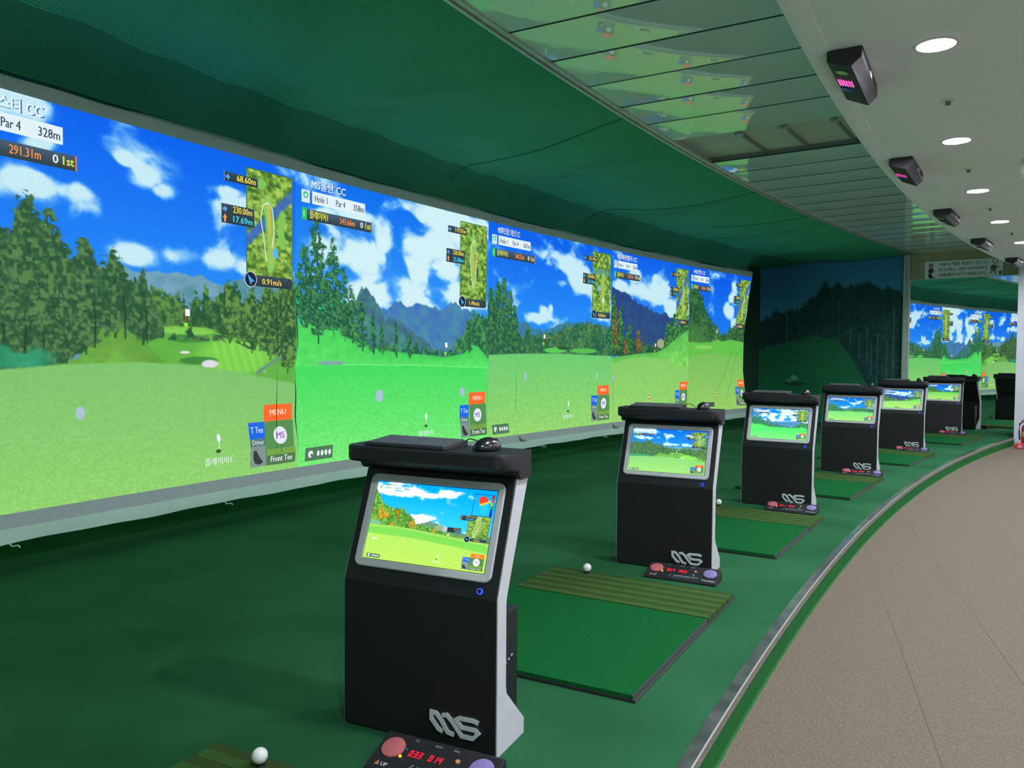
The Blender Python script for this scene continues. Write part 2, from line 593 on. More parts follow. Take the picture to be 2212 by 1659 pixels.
def scene1(c):
    c.sky((16, 100, 238), (42, 140, 250), 0.42)
    c.clouds([(.20, .02, .10, .06), (.25, .09, .05, .05), (.08, .05, .1, .09), (.24, .205, .12, .035), (.10, .21, .1, .045), (.34, .20, .06, .025),
              (.50, .135, .06, .04), (.55, .16, .045, .03), (.45, .10, .03, .02), (.75, .12, .05, .025), (.82, .15, .08, .03),
              (.48, .35, .09, .04), (.60, .34, .08, .04), (.72, .335, .07, .035), (.84, .345, .08, .03), (.96, .35, .06, .03)], 21)
    c.ridge([(0, .45), (.437, .384), (.483, .391), (.548, .389), (.616, .380), (.673, .388), (.733, .403), (.828, .372), (1, .35)], (125, 170, 200), (80, 140, 150), 22)
    c.forest([(0, .5), (.43, .455), (.54, .425), (.6, .43), (.645, .465), (.70, .43), (.75, .40), (.81, .43), (.90, .405), (1, .36)],
             [(0, .7), (.43, .6), (.54, .56), (.64, .55), (.76, .575), (.87, .60), (1, .66)], (45, 92, 58), (102, 150, 76), 23, .06, 13)
    c.ground([(.0, .7), (.42, .62), (.50, .58), (.54, .545), (.64, .54), (.76, .56), (.87, .60), (1, .64)], (98, 178, 72), (112, 190, 78), 24, .10, 12)
    c.ell(.78, .625, .13, .055, (128, 212, 82), .9, .3)
    for k in range(6):
        c.stroke([(.70 + k * .028, .575), (.735 + k * .03, .672)], .006, (150, 225, 100), .45)
    c.ell(.62, .548, .09, .012, (140, 215, 90), .8)
    c.ell(.62, .572, .055, .012, (62, 130, 62), .7)
    c.ell(.66, .636, .06, .012, (58, 125, 60), .8)
    c.ell(.695, .646, .026, .012, (225, 220, 235))
    c.ell(.615, .612, .015, .004, (225, 225, 225))
    c.stroke([(1.0, .585), (.93, .63), (.86, .675)], .006, (110, 150, 130))
    c.ground([(0, .7), (.33, .63), (.365, .585), (.398, .522), (.44, .535), (.48, .572), (.53, .615), (.58, .665), (1, .95)], (98, 160, 70), (122, 182, 72), 25, .22, 9, .7)
    c.forest([(0, .34), (.06, .28), (.13, .33), (.161, .314), (.19, .293), (.21, .235), (.229, .287), (.259, .27), (.284, .311), (.305, .355), (.349, .325), (.382, .368),
              (.417, .345), (.452, .41), (.496, .405), (.53, .47), (.55, .56)], [(0, .655), (.3, .645), (.34, .60), (.37, .55), (.43, .545), (.5, .575), (.55, .575)],
             (48, 90, 62), (88, 128, 82), 26, .06, 13)
    for u, a, b, q in ((.215, .225, .66, .055), (.265, .26, .65, .05), (.13, .30, .65, .06), (.06, .26, .65, .06), (.345, .32, .60, .05), (.415, .34, .56, .042), (.49, .40, .58, .035), (.30, .34, .63, .04), (.75, .40, .57, .035), (.90, .41, .62, .06), (.83, .43, .60, .04), (.97, .37, .66, .06)):
        c.tree(u, a, b, q, (46, 86, 60), (92, 134, 80) if u < .6 else (108, 152, 74), int(u * 990) + 5, .30, .55)
    for u, a, b in ((.165, .55, .655), (.21, .55, .66), (.25, .57, .655), (.365, .48, .60), (.44, .46, .575), (.50, .5, .585)):
        c.stroke([(u, a), (u + .004, b)], .0025, (42, 66, 46), .8)
    n = fbm(c.X * 10, c.Y * 14, 4, 27)
    c.mix(c.two((40, 130, 96), (70, 175, 125), n), sst(.60, .615, c.V - (n - .5) * .05) * (1 - sst(.645, .66, c.V)) * sst(.30, .24, c.U))
    c.ground([(0, .665), (.157, .656), (.307, .644), (.481, .640), (.643, .649), (.795, .672), (1, .714)], (128, 196, 112), (146, 212, 112), 28, .09, 60)


def scene2(c):
    c.sky((18, 112, 240), (60, 160, 250), 0.5)
    c.clouds([(.20, .22, .15, .08), (.33, .28, .12, .10), (.24, .10, .12, .05), (.30, .40, .16, .10), (.45, .38, .16, .10), (.66, .12, .15, .12), (.80, .07, .2, .08),
              (.58, .27, .10, .05), (.72, .25, .09, .06), (.78, .36, .16, .06), (.93, .38, .10, .06), (.40, .18, .06, .06), (.55, .42, .2, .05), (.12, .13, .08, .04)], 31, (215, 245, 248))
    c.ridge([(0, .6), (.3, .5), (.393, .432), (.464, .409), (.53, .418), (.589, .405), (.64, .42), (.695, .413), (.793, .380), (.83, .41), (.895, .411), (1, .46)], (66, 112, 192), (78, 146, 170), 32, .02)
    c.ridge([(0, .6), (.20, .50), (.25, .42), (.285, .362), (.325, .372), (.36, .42), (.40, .47), (.48, .49), (.56, .53), (.66, .585), (.8, .60), (1, .62)], (62, 92, 128), (78, 150, 140), 33, .03)
    c.forest([(0, .62), (.33, .57), (.5, .575), (.75, .59), (.84, .5), (.88, .43), (.94, .42), (1, .44)], [(0, .66), (.5, .61), (.74, .62), (.86, .60), (1, .64)], (38, 100, 76), (88, 158, 82), 34, .06, 16)
    c.ground([(0, .417), (.116, .441), (.18, .475), (.238, .518), (.29, .56), (.325, .587), (.441, .603), (.58, .612), (.724, .622), (.838, .607), (.89, .565), (.93, .575), (1, .63)], (70, 205, 92), (92, 228, 105), 35, .10, 12, .66)
    n = fbm(c.X * 9, c.Y * 12, 4, 36)
    c.mix(c.two((45, 150, 105), (80, 215, 150), n), sst(.40, .42, c.V - (n - .5) * .05) * (1 - sst(.49, .52, c.V - (n - .5) * .06 - .12 * c.U)) * sst(.25, .17, c.U))
    D, Lt = (30, 84, 62), (74, 142, 88)
    for u, a, b, q in ((.035, .24, .50, .05), (.085, .15, .55, .075), (.15, .20, .53, .06), (.20, .30, .55, .045), (.235, .36, .56, .04), (.28, .39, .59, .035), (.335, .46, .605, .028),
                       (.38, .49, .61, .02), (.45, .47, .615, .016), (.52, .51, .62, .02), (.87, .46, .60, .03)):
        c.tree(u, a, b, q, D, Lt, int(u * 1000), .32)
    c.ell(.15, .645, .06, .008, (130, 170, 170))
    c.ground([(0, .66), (.218, .65), (.565, .656), (1, .672)], (72, 222, 100), (122, 238, 122), 37, .13, 52)
    c.stroke([(.2, .651), (.565, .656), (1, .671)], .003, (130, 245, 140), .6)


def scene3(c):
    c.sky((16, 98, 236), (42, 145, 250), 0.45)
    c.clouds([(.62, .13, .08, .05), (.72, .16, .12, .07), (.55, .235, .06, .035), (.70, .22, .12, .05), (.84, .19, .08, .06), (.35, .43, .10, .035), (.42, .40, .05, .04), (.46, .37, .025, .03), (.90, .40, .08, .025), (.98, .3, .02, .12)], 41)
    c.ridge([(0, .5), (.208, .455), (.25, .448), (.283, .449), (.33, .475), (.409, .480), (.46, .475), (.52, .45), (.6, .434), (1, .44)], (58, 122, 170), (66, 138, 150), 42)
    c.forest([(0, .35), (.19, .5), (.3, .505), (.4, .505), (.5, .475), (.6, .445), (.74, .425), (.87, .43), (1, .45)], [(0, .61), (1, .61)], (40, 98, 74), (92, 140, 82), 43, .04, 16)
    for u, a, b, q in ((.02, .30, .6, .05), (.065, .27, .6, .05), (.11, .25, .6, .05), (.155, .30, .6, .045), (.19, .37, .6, .035), (.28, .47, .6, .04)):
        c.tree(u, a, b, q, (36, 92, 70), (80, 140, 80), int(u * 1000) + 7, .22, .5)
    c.ell(.5, .585, .09, .014, (95, 205, 90))
    c.ell(.57, .572, .05, .010, (40, 95, 60))
    c.ell(.75, .585, .12, .014, (92, 190, 85))
    c.ground([(0, .612), (.182, .605), (.504, .601), (1, .612)], (112, 205, 115), (150, 216, 112), 44, .13, 44)


def scene4(c):
    c.sky((16, 98, 236), (50, 140, 248), 0.4)
    c.clouds([(.30, .12, .12, .06), (.45, .15, .15, .08), (.35, .21, .2, .05), (.60, .22, .16, .08), (.75, .28, .14, .06), (.12, .19, .1, .03), (.9, .3, .1, .05)], 51)
    c.ridge([(0, .215), (.10, .225), (.18, .24), (.27, .275), (.36, .30), (.445, .308), (.55, .33), (.688, .34), (.82, .36), (1, .36)], (42, 66, 138), (48, 86, 128), 52, .022, .6)
    c.forest([(0, .45), (.2, .5), (.5, .54), (.8, .45), (1, .4)], [(0, .615), (.5, .6), (1, .5)], (36, 80, 62), (80, 126, 84), 53, .05, 14)
    c.ell(.62, .53, .05, .03, (175, 185, 130), .9)
    for u, a, b, q, o in ((.03, .25, .6, .05, 0), (.06, .33, .58, .035, 1), (.11, .32, .60, .05, 0), (.22, .42, .60, .045, 0), (.33, .45, .585, .045, 1), (.18, .50, .6, .03, 1),
                          (.42, .53, .6, .03, 0), (.72, .38, .56, .06, 0), (.80, .33, .54, .06, 0), (.88, .37, .53, .06, 0), (.95, .33, .5, .06, 0)):
        c.tree(u, a, b, q, (92, 84, 52) if o else (34, 88, 58), (160, 116, 62) if o else (88, 160, 75), int(u * 999) + 3, .2, .5)
    c.ground([(0, .62), (.28, .6), (.57, .585), (.7, .55), (.76, .52), (.88, .475), (1, .43)], (95, 190, 85), (125, 212, 95), 54, .2, 7, .66)
    c.ground([(0, .67), (.167, .628), (.45, .615), (.7, .627), (1, .70)], (134, 205, 104), (154, 216, 112), 55, .12, 36)


def scene5(c):
    c.sky((14, 92, 232), (30, 125, 246), 0.45)
    c.clouds([(.72, .10, .07, .07), (.70, .17, .08, .06), (.62, .26, .08, .06), (.72, .28, .12, .06), (.78, .36, .06, .05), (.95, .3, .05, .12)], 61)
    c.forest([(0, .15), (.08, .12), (.16, .15), (.22, .20), (.30, .30), (.38, .37), (.5, .40), (.58, .43), (.68, .42), (.74, .39), (.82, .36), (1, .33)],
             [(0, .42), (.2, .47), (.36, .50), (1, .505)], (36, 84, 52), (82, 132, 76), 62, .05, 16)
    c.ground([(0, .36), (.15, .40), (.3, .47), (.45, .52), (1, 1.0)], (62, 118, 66), (80, 140, 70), 63, .25, 14, .6)
    c.ground([(0, .51), (.2, .515), (.42, .505), (.5, .485), (.6, .50), (.75, .485), (1, .50)], (100, 195, 78), (110, 190, 80), 64, .08, 10)
    c.ell(.26, .545, .16, .014, (150, 215, 110), .7)
    c.ground([(0, .615), (.3, .59), (.6, .585), (1, .62)], (122, 192, 94), (152, 208, 104), 65, .11, 36)
    c.stroke([(.80, .55), (.66, .72), (.5, .85)], .006, (98, 160, 80), .5)
    c.stroke([(.86, .58), (.76, .78), (.66, .92)], .005, (98, 160, 80), .5)


SCENES = [scene0, scene1, scene2, scene3, scene4, scene5]


def grid_mesh(name, nx, ny, XYZ, img, m, parent=None, local=False, srgb=True):
    me = bpy.data.meshes.new(name)
    nv = nx * ny
    me.vertices.add(nv)
    me.vertices.foreach_set('co', np.ascontiguousarray(XYZ.reshape(-1), dtype=np.float32))
    ix = np.arange(nv).reshape(ny, nx)
    q = np.stack([ix[:-1, :-1], ix[1:, :-1], ix[1:, 1:], ix[:-1, 1:]], -1).reshape(-1, 4)
    nf = len(q)
    me.loops.add(nf * 4)
    me.loops.foreach_set('vertex_index', q.reshape(-1).astype(np.int32))
    me.polygons.add(nf)
    me.polygons.foreach_set('loop_start', (np.arange(nf) * 4).astype(np.int32))
    a = me.attributes.new('Col', 'FLOAT_COLOR', 'POINT')
    c = lin(np.clip(img, 0, 255)).reshape(-1, 3)
    a.data.foreach_set('color', np.concatenate([c, np.ones((nv, 1))], 1).astype(np.float32).reshape(-1))
    me.materials.append(m)
    me.update(calc_edges=True)
    me.validate()
    return link(bpy.data.objects.new(name, me), parent, local)


# ------------------------------------------------------------------ lettering
TEXTS = {}


def prepare_text(strings):
    obs = []
    for s in dict.fromkeys(strings):
        c = bpy.data.curves.new('lettering', 'FONT')
        c.body = s
        c.resolution_u = 2
        o = bpy.data.objects.new('lettering', c)
        COL.objects.link(o)
        obs.append((s, o))
    bpy.context.view_layer.update()
    dg = bpy.context.evaluated_depsgraph_get()
    for s, o in obs:
        me = bpy.data.meshes.new_from_object(o.evaluated_get(dg))
        co = np.array([v.co[:2] for v in me.vertices]) if len(me.vertices) else np.zeros((0, 2))
        fs = [tuple(p.vertices) for p in me.polygons]
        if len(co):
            co[:, 0] -= co[:, 0].min()
        TEXTS[s] = (co, fs)
        bpy.data.meshes.remove(me)
    for s, o in obs:
        c = o.data
        bpy.data.objects.remove(o)
        bpy.data.curves.remove(c)


class Layer:
    """flat coloured pieces laid on a surface; surf(u, v, off) gives a point"""

    def __init__(self, surf, sw, sh, off=0.004, step=0.0005):
        self.surf, self.sw, self.sh, self.off, self.step = surf, sw, sh, off, step
        self.v, self.f, self.c = [], [], []

    def poly(self, pts, col):
        b = len(self.v)
        self.v += [self.surf(u, v, self.off) for u, v in pts]
        self.c += [col] * len(pts)
        self.f.append(tuple(range(b, b + len(pts))))
        self.off += self.step
        return self

    def rect(self, u0, v0, u1, v1, col, col2=None):
        n = max(1, int(abs(u1 - u0) * self.sw / .12))
        for k in range(n):
            a, e = u0 + (u1 - u0) * k / n, u0 + (u1 - u0) * (k + 1) / n
            b = len(self.v)
            self.v += [self.surf(u, v, self.off) for u, v in ((a, v0), (e, v0), (e, v1), (a, v1))]
            self.c += [col, col, col2 or col, col2 or col]
            self.f.append((b, b + 1, b + 2, b + 3))
        self.off += self.step
        return self

    def ell(self, u, v, ru, col, n=20, rv=None):
        rv = rv or ru * self.sw / self.sh
        return self.poly([(u + ru * math.cos(2 * math.pi * k / n), v + rv * math.sin(2 * math.pi * k / n)) for k in range(n)], col)

    def line(self, pts, wd, col):
        """polyline of width wd (in metres)"""
        for (a0, b0), (a1, b1) in zip(pts, pts[1:]):
            dx, dy = (a1 - a0) * self.sw, (b1 - b0) * self.sh
            l = math.hypot(dx, dy) + 1e-9
            nx, ny = -dy / l * wd / 2 / self.sw, dx / l * wd / 2 / self.sh
            self.poly([(a0 + nx, b0 + ny), (a1 + nx, b1 + ny), (a1 - nx, b1 - ny), (a0 - nx, b0 - ny)], col)
            self.off -= self.step
        self.off += self.step
        return self

    def text(self, s, u, v, h, col, fit=None, align='l', bold=.035):
        """baseline-left at (u, v); h = letter height in v units; fit = width in u units"""
        co, fs = TEXTS[s]
        if not len(co):
            return self
        k = h / 0.72
        wx = co[:, 0].max() * k * self.sh / self.sw
        sx = (fit / wx) if fit else 1.0
        wid = wx * sx
        u0 = u - (wid if align == 'r' else wid / 2 if align == 'c' else 0)
        b = len(self.v)
        for d in (0.0, bold):       # struck twice, a hair apart, for a bolder letter
            b = len(self.v)
            self.v += [self.surf(u0 + (x + d) * k * self.sh / self.sw * sx, v - y * k, self.off) for x, y in co]
            self.c += [col] * len(co)
            self.f += [tuple(i + b for i in f) for f in fs]
            self.off += self.step * .3
        self.off += self.step
        return self

    def build(self, name, m, parent, local=False):
        me = bpy.data.meshes.new(name)
        me.from_pydata([tuple(p) for p in self.v], [], self.f)
        a = me.attributes.new('Col', 'FLOAT_COLOR', 'POINT')
        c = lin(np.array(self.c, float))
        a.data.foreach_set('color', np.concatenate([c, np.ones((len(c), 1))], 1).astype(np.float32).reshape(-1))
        me.materials.append(m)
        me.update()
        return link(bpy.data.objects.new(name, me), parent, local)


INFO = {
    0: ('MS레이크 CC', '384m', '317.11m', '317.11m', '230.00m', '14.00m', '0.99m/s'),
    1: ('파인더너스티 CC', '328m', '291.31m', '68.60m', '230.00m', '17.69m', '0.91m/s'),
    2: ('MS울산 CC', '358m', '343.66m', '119.01m', '230.00m', '25.86m', '1.49m/s'),
    3: ('MS레이크힐스 웨스트 CC', '367m', '248.23m', '121.41m', '230.00m', '20.10m', '0.50m/s'),
    4: ('MS에덴밸리 CC', '354m', '267.67m', '61.05m', '230.00m', '13.72m', '1.48m/s'),
    5: ('MS신안 CC', '388m', '260.02m', '91.02m', '230.00m', '12.10m', '0.80m/s'),
}
COMMON = ['Hole 1', 'Par 4', '플레이어1', '0', '1st', '1', 'MENU', 'T Tee', 'Tee', 'Driver', 'Front Tee', 'MS', 'UP', 'DOWN', 'JOOYOUNG GOLF',
          '033 014', '027 003', '041 022', '018 009', '052 031', '066 040', '거울이 깨질 위험이 있으니', '초보자는 2번 타석부터', '이용해주시기 바랍니다.', '오', '급', '소화기', 'POWER', 'TEE', 'BALL', 'SPEED']
prepare_text(COMMON + [x for v in INFO.values() for x in v])


def mini_map_img(c, k):
    n = fbm(c.X * 9, c.Y * 12, 4, 70 + k)
    c.img = c.two((66, 112, 48), (176, 214, 92), np.clip((n - .3) * 2.4, 0, 1))
    if k in (1, 3, 4, 5):
        if k == 3:
            c.mix((90, 150, 150), sst(.26, .28, c.V) * (1 - sst(.36, .38, c.V)) * .75)
        else:
            c.mix((62, 106, 200), sst(.11, .07, np.abs((c.U - .5) * .75 + (c.V - .42) * (1.5 if k == 1 else 1.1))) * .85)
    pts = {0: [(.5, .06), (.45, .25), (.5, .45), (.4, .7), (.35, .93)], 1: [(.45, .3), (.5, .5), (.55, .68), (.52, .85)], 2: [(.5, .2), (.46, .42), (.5, .6), (.52, .82)]}.get(k, [(.6, .4), (.55, .6), (.6, .82)])
    c.stroke(pts, .085, (140, 205, 96))
    c.stroke(pts, .012, (230, 190, 80))
    if k == 1:
        c.ell(.3, .12, .12, .05, (130, 200, 95))
        c.stroke([(.78, .4), (.74, .55), (.78, .64)], .07, (130, 200, 95))
        c.ell(.62, .75, .07, .05, (90, 190, 225))
    if k == 3:
        c.ell(.35, .58, .06, .05, (110, 200, 225))
        c.ell(.62, .78, .07, .05, (200, 230, 200))


def overlay(surf, sw, sh, k, parent, m, local, full=True, fat=1.0):
    """the game's information panels thrown over picture k"""
    name, dist, left, d1, d2, d3, wind = INFO[k]
    off = 0.004 if full else 0.0012
    st = 0.0005 if full else 0.0002

    def L():
        return Layer(surf, sw, sh, off, st)

    W, DK, DK2 = (226, 244, 248), (74, 96, 118), (52, 66, 66)
    heat = (k == 0)
    # score banner
    a = L()
    if not heat:
        a.text(name, .0632, .0445, .027, (52, 84, 150), fit=.157 if len(name) > 10 else .192 if k == 1 else None)
    a.text(name, .062, .043, .026, (236, 248, 252), fit=.155 if len(name) > 10 else .19 if k == 1 else None) if not heat else a.text(name, .075, .05, .026, (90, 100, 110))
    a.rect(.022, .055, .055, .098, (214, 236, 240))
    a.ell(.0385, .072, .010, (60, 190, 140)).ell(.0385, .073, .005, (235, 245, 245))
    a.rect(.064, .055, .296, .098, W)
    a.text('Hole 1', .075, .088, .023, (62, 74, 96), fit=.052).text('Par 4', .164, .088, .023, (62, 74, 96), fit=.040).text(dist, .289, .089, .023, (62, 74, 96), fit=.048, align='r')
    if not heat:
        a.rect(.022, .116, .041, .157, (38, 200, 96))
        a.text('1', .028, .148, .024, (180, 240, 190))
        a.rect(.0415, .119, .324, .157, DK, DK2)
        a.text('플레이어1', .052, .147, .022, (236, 238, 70), fit=.075)
        a.text(left, .245, .147, .022, (250, 150, 70), fit=.066, align='r')
        a.text('0', .283, .147, .022, (235, 245, 250), align='r').text('1st', .319, .147, .022, (226, 240, 90), fit=.025, align='r')
        a.rect(.3225, .119, .3255, .157, (240, 130, 80))
    a.build('score_banner', m, parent, local)
    # mini map
    c = Canvas(44 if full else 20, 80 if full else 34, .5)
    mini_map_img(c, k)
    v0, v1 = (.33, .60) if heat else (.031, .372)
    u0, u1 = .815, .985
    nx, ny = c.U.shape[1], c.U.shape[0]
    pts = np.array([surf(u0 + (u1 - u0) * x, v0 + (v1 - v0) * y, off) for x, y in zip(c.U.ravel(), c.V.ravel())])
    grid_mesh('mini_map', nx, ny, pts, c.img, m, parent, local)
    a = Layer(surf, sw, sh, off + .001 * (1 if full else .4), st)
    mu = lambda x, y: (u0 + (u1 - u0) * x, v0 + (v1 - v0) * y)
    ring = {0: [(.42, .04), (.36, .2), (.4, .4), (.28, .66), (.3, .94), (.4, .94), (.47, .7), (.6, .42), (.56, .2), (.56, .05), (.42, .04)],
            1: [(.42, .84), (.36, .6), (.3, .45), (.34, .32), (.45, .28), (.56, .34), (.6, .55), (.54, .7)],
            2: [(.5, .2), (.4, .3), (.38, .5), (.42, .7), (.5, .83), (.58, .7), (.6, .45), (.58, .28), (.5, .2)]}.get(k, [(.45, .5), (.4, .65), (.5, .8), (.6, .75)])
    a.line([mu(*q) for q in ring], .008 * sw / 2.57, (226, 240, 236))
    a.line([mu(*q) for q in [(.5, .3), (.53, .5), (.52, .82)]], .006 * sw / 2.57, (235, 130, 70))
    fr = [(0, 0), (1, 0), (1, 1), (0, 1), (0, 0)]
    a.line([mu(*q) for q in fr], .008 * sw / 2.57, (70, 120, 60))
    a.build('map_route', m, parent, local)
    # distances
    def dbox(b0, b1, b2, b3, rows, nm):
        a = Layer(surf, sw, sh, off + .003 * (1 if full else .4), st)
        a.rect(b0, b1, b2, b3, (58, 76, 84), (46, 60, 64))
        a.rect(b0, b1, b0 + .002, b3, (150, 170, 175))
        h = (b3 - b1) / len(rows)
        for i, (t, cc, ic) in enumerate(rows):
            y = b1 + h * (i + .78)
            a.text(t, b2 - .008, y, .020, cc, fit=.066, align='r')
            uu = b0 + .012
            if ic == 'r':
                a.poly([(uu - .007, y - .011), (uu, y - .011), (uu, y - .018), (uu + .008, y - .007), (uu, y + .004), (uu, y - .003), (uu - .007, y - .003)], (90, 170, 250))
            else:
                a.poly([(uu - .003, y + .003), (uu - .003, y - .009), (uu - .007, y - .009), (uu, y - .021), (uu + .007, y - .009), (uu + .003, y - .009), (uu + .003, y + .003)], (250, 160, 90))
        a.build(nm, m, parent, local)
    YL, CY_ = (250, 224, 80), (70, 216, 245)
    if heat:
        dbox(.745, .335, .87, .395, [(d1, (250, 190, 60), 'r'), (d3, CY_, 'u')], 'distance_box')
        a = Layer(surf, sw, sh, off + .003 * .4, st)
        a.rect(.56, .50, .625, .56, (150, 180, 130)).rect(.625, .50, .66, .56, (190, 200, 205)).rect(.66, .50, .77, .56, (40, 56, 66))
        a.text(d1, .765, .527, .02, (250, 190, 60), align='r').text(d3, .765, .553, .02, CY_, align='r')
        a.build('aim_box', m, parent, local)
        # putting-green height map
        a = Layer(surf, sw, sh, off, st)
        a.line([(.83, .055), (.985, .055), (.985, .325), (.83, .325), (.83, .055)], .002, (20, 90, 170))
        blob = [(.87, .10), (.885, .08), (.91, .075), (.935, .10), (.95, .14), (.945, .17), (.95, .25), (.935, .29), (.905, .30), (.89, .27), (.885, .2), (.87, .15)]
        a.poly(blob, (40, 200, 245))
        a.poly([(.87, .10), (.885, .08), (.91, .075), (.935, .10), (.95, .14), (.946, .16), (.885, .2), (.87, .15)], (250, 205, 60))
        a.poly([(.87, .10), (.885, .08), (.91, .075), (.935, .10), (.944, .13), (.93, .145), (.88, .175), (.87, .15)], (235, 70, 50))
        for i, cc in enumerate([(190, 40, 20), (220, 90, 20), (200, 190, 30), (40, 160, 50), (20, 60, 170), (10, 20, 150)]):
            a.rect(.968, .06 + i * .044, .984, .06 + (i + 1) * .044, cc)
        a.build('green_height_map', m, parent, local)
    else:
        dbox(.738, .060, .855, .088, [(d1, YL, 'r')], 'distance_box')
        dbox(.728, .158, .842, .216, [(d2, YL, 'r'), (d3, CY_, 'u')], 'distance_box')
    # wind
    wv = .625 if heat else .383
    a = Layer(surf, sw, sh, off + .003 * (1 if full else .4), st)
    a.rect(.83, wv - .019, .975, wv + .016, (62, 80, 92), (48, 60, 66)).ell(.975, wv - .001, .010, (54, 70, 78), 16, .0175)
    a.ell(.828, wv - .004, .0225, (190, 210, 215)).ell(.828, wv - .004, .020, (30, 42, 50))
    a.poly([(.816, wv - .02), (.842, wv + .002), (.832, wv + .004), (.828, wv + .014)], (70, 170, 250))
    a.text(wind, .905, wv + .008, .019, (250, 220, 90), align='c')
    a.build('wind_gauge', m, parent, local)
    # menu
    a = L()
    mo = (252, 140, 40) if heat else (250, 110, 52)
    a.rect(.878, .780, .986, .834, mo)
    a.text('MENU', .932, .815, .019, (252, 225, 205), align='c')
    a.rect(.820, .834, .878, .888, (38, 108, 232))
    a.text('T Tee', .849, .869, .021, (200, 225, 250), fit=.045, align='c')
    a.rect(.820, .888, .878, .912, (92, 122, 122)).text('Driver', .849, .907, .017, (206, 222, 224), fit=.042, align='c')
    a.rect(.820, .912, .880, .978, (130, 152, 146))
    a.poly([(.830, .925), (.840, .925), (.850, .945), (.866, .965), (.852, .972), (.836, .966), (.829, .95)], (58, 66, 62))
    a.rect(.878, .834, .988, .978, (88, 146, 84))
    a.rect(.878, .926, .988, .946, (122, 168, 74)).rect(.878, .946, .988, .978, (84, 122, 82))
    a.rect(.931, .90, .935, .94, (84, 128, 80))
    a.ell(.933, .883, .026, (230, 236, 248)).text('MS', .933, .893, .022, (140, 82, 190), align='c')
    a.text('Front Tee', .933, .968, .020, (230, 240, 236), fit=.082, align='c')
    a.build('menu_panel', m, parent, local)
    # ball counter and player mark
    a = L()
    if k < 4:
        a.rect(.030, .938, .146, .984, (84, 124, 94))
        a.ell(.052, .961, .0105, (230, 242, 240)).ell(.056, .965, .005, (84, 124, 94))
        for i in range(4):
            a.ell(.083 + i * .016, .961, .0058, (230, 242, 240), 12, .010)
    else:
        a.poly([(.25, .965), (.28, .93), (.30, .965)], (225, 235, 230)).rect(.30, .935, .44, .968, (70, 88, 80))
    a.build('ball_counter', m, parent, local)
    a = L()
    pu, pv = (.62, .868) if k != 1 else (.715, .872)
    if k >= 4:
        pu = .48
        a.rect(pu - .008, .852, pu + .008, .905, (225, 90, 70)).rect(pu - .006, .86, pu + .006, .872, (240, 230, 220)).rect(pu - .006, .885, pu + .006, .896, (240, 230, 220))
    else:
        a.rect(pu - .0015, pv, pu + .0015, pv + .036, (220, 235, 220)).ell(pu, pv, .006, (235, 245, 245), 12, .013).ell(pu - .004, pv + .04, .009, (62, 92, 60), 12, .006)
        a.text('플레이어1', pu - .005, pv + .079, .018, (226, 238, 240), align='c')
    a.build('player_mark', m, parent, local)['kind'] = 'stuff'
    a = L()
    fu, fv = {0: (.665, .60), 1: (.612, .50), 2: (.722, .575), 3: (.405, .52), 4: (.537, .545), 5: (.485, .435)}[k]
    a.rect(fu - .0015, fv - .012, fu + .0015, fv + .028, (190, 70, 60)).rect(fu, fv - .014, fu + .014, fv + .006, (244, 248, 250))
    a.poly([(fu - .009, fv + .026), (fu + .009, fv + .026), (fu, fv + .046)], (70, 225, 60))
    a.poly([(fu - .004, fv + .028), (fu + .004, fv + .028), (fu, fv + .042)], (225, 225, 60))
    for bu, bv, ru, rv in {1: [(.333, .77, .011, .017)], 2: [(.371, .772, .0185, .024), (.836, .775, .015, .021)], 3: [(.269, .718, .010, .022), (.864, .725, .010, .021)], 4: [(.03, .74, .01, .025)]}.get(k, []):
        a.ell(bu, bv, ru, (172, 196, 214), 20, rv)
    a.build('flag_mark', m, parent, local)['kind'] = 'stuff'


# ------------------------------------------------------------------ the setting
# bay floor (raised), aisle floor, step
floor_bay = tag(arc_solid('floor_bay', [(R_STEP + .042, 0.0), (50.1, 0.0), (50.1, -.2), (R_STEP + .042, -.2)], F_END - .02, F_NEAR, .25, M_TURF), kind='structure')
floor_aisle = tag(arc_solid('floor_aisle', [(38.0, Z_AISLE), (R_STEP + .03, Z_AISLE), (R_STEP + .03, -.25), (38.0, -.25)], 131.5, F_NEAR, .4, M_CARPET), kind='structure')
for (x0, y0), (x1, y1) in (((1.853, 3.809), (1.397, 2.53)), ((2.643, 4.823), (2.165, 3.438))):
    d = Vector((x1 - x0, y1 - y0)).normalized()
    n = Vector((-d.y, d.x)) * .002
    a, b = Vector((x0, y0)) - d * 2.2, Vector((x1, y1)) + d * 1.2
    mesh('carpet_seam', [(a.x + n.x, a.y + n.y, Z_AISLE + .001), (b.x + n.x, b.y + n.y, Z_AISLE + .001), (b.x - n.x, b.y - n.y, Z_AISLE + .001), (a.x - n.x, a.y - n.y, Z_AISLE + .001)],
         [(0, 1, 2, 3)], M_SEAM, floor_aisle)
step = empty('trim_step', P(R_STEP, 147))
tag(step, kind='structure')
arc_solid('metal_top', [(R_STEP, -.004), (R_STEP, .002), (R_STEP + .045, .002), (R_STEP + .045, -.004)], F_END, F_NEAR, .2, M_METAL, step)
arc_solid('metal_face', [(R_STEP - .001, .0025), (R_STEP + .004, .0025), (R_STEP + .004, -.032), (R_STEP - .001, -.032)], F_END, F_NEAR, .2, M_METAL_FACE, step)
arc_solid('metal_nose', [(R_STEP - .002, .0032), (R_STEP + .0015, .0032), (R_STEP + .0015, -.0005), (R_STEP - .002, -.0005)], F_END, F_NEAR, .2, mat('nose_bright', (.55, .57, .57), .3, .3), step)
jr = lambda f, q: ((.0012 * math.sin(f * 23)) * (1 if q in (2, 3) else 0), 0)
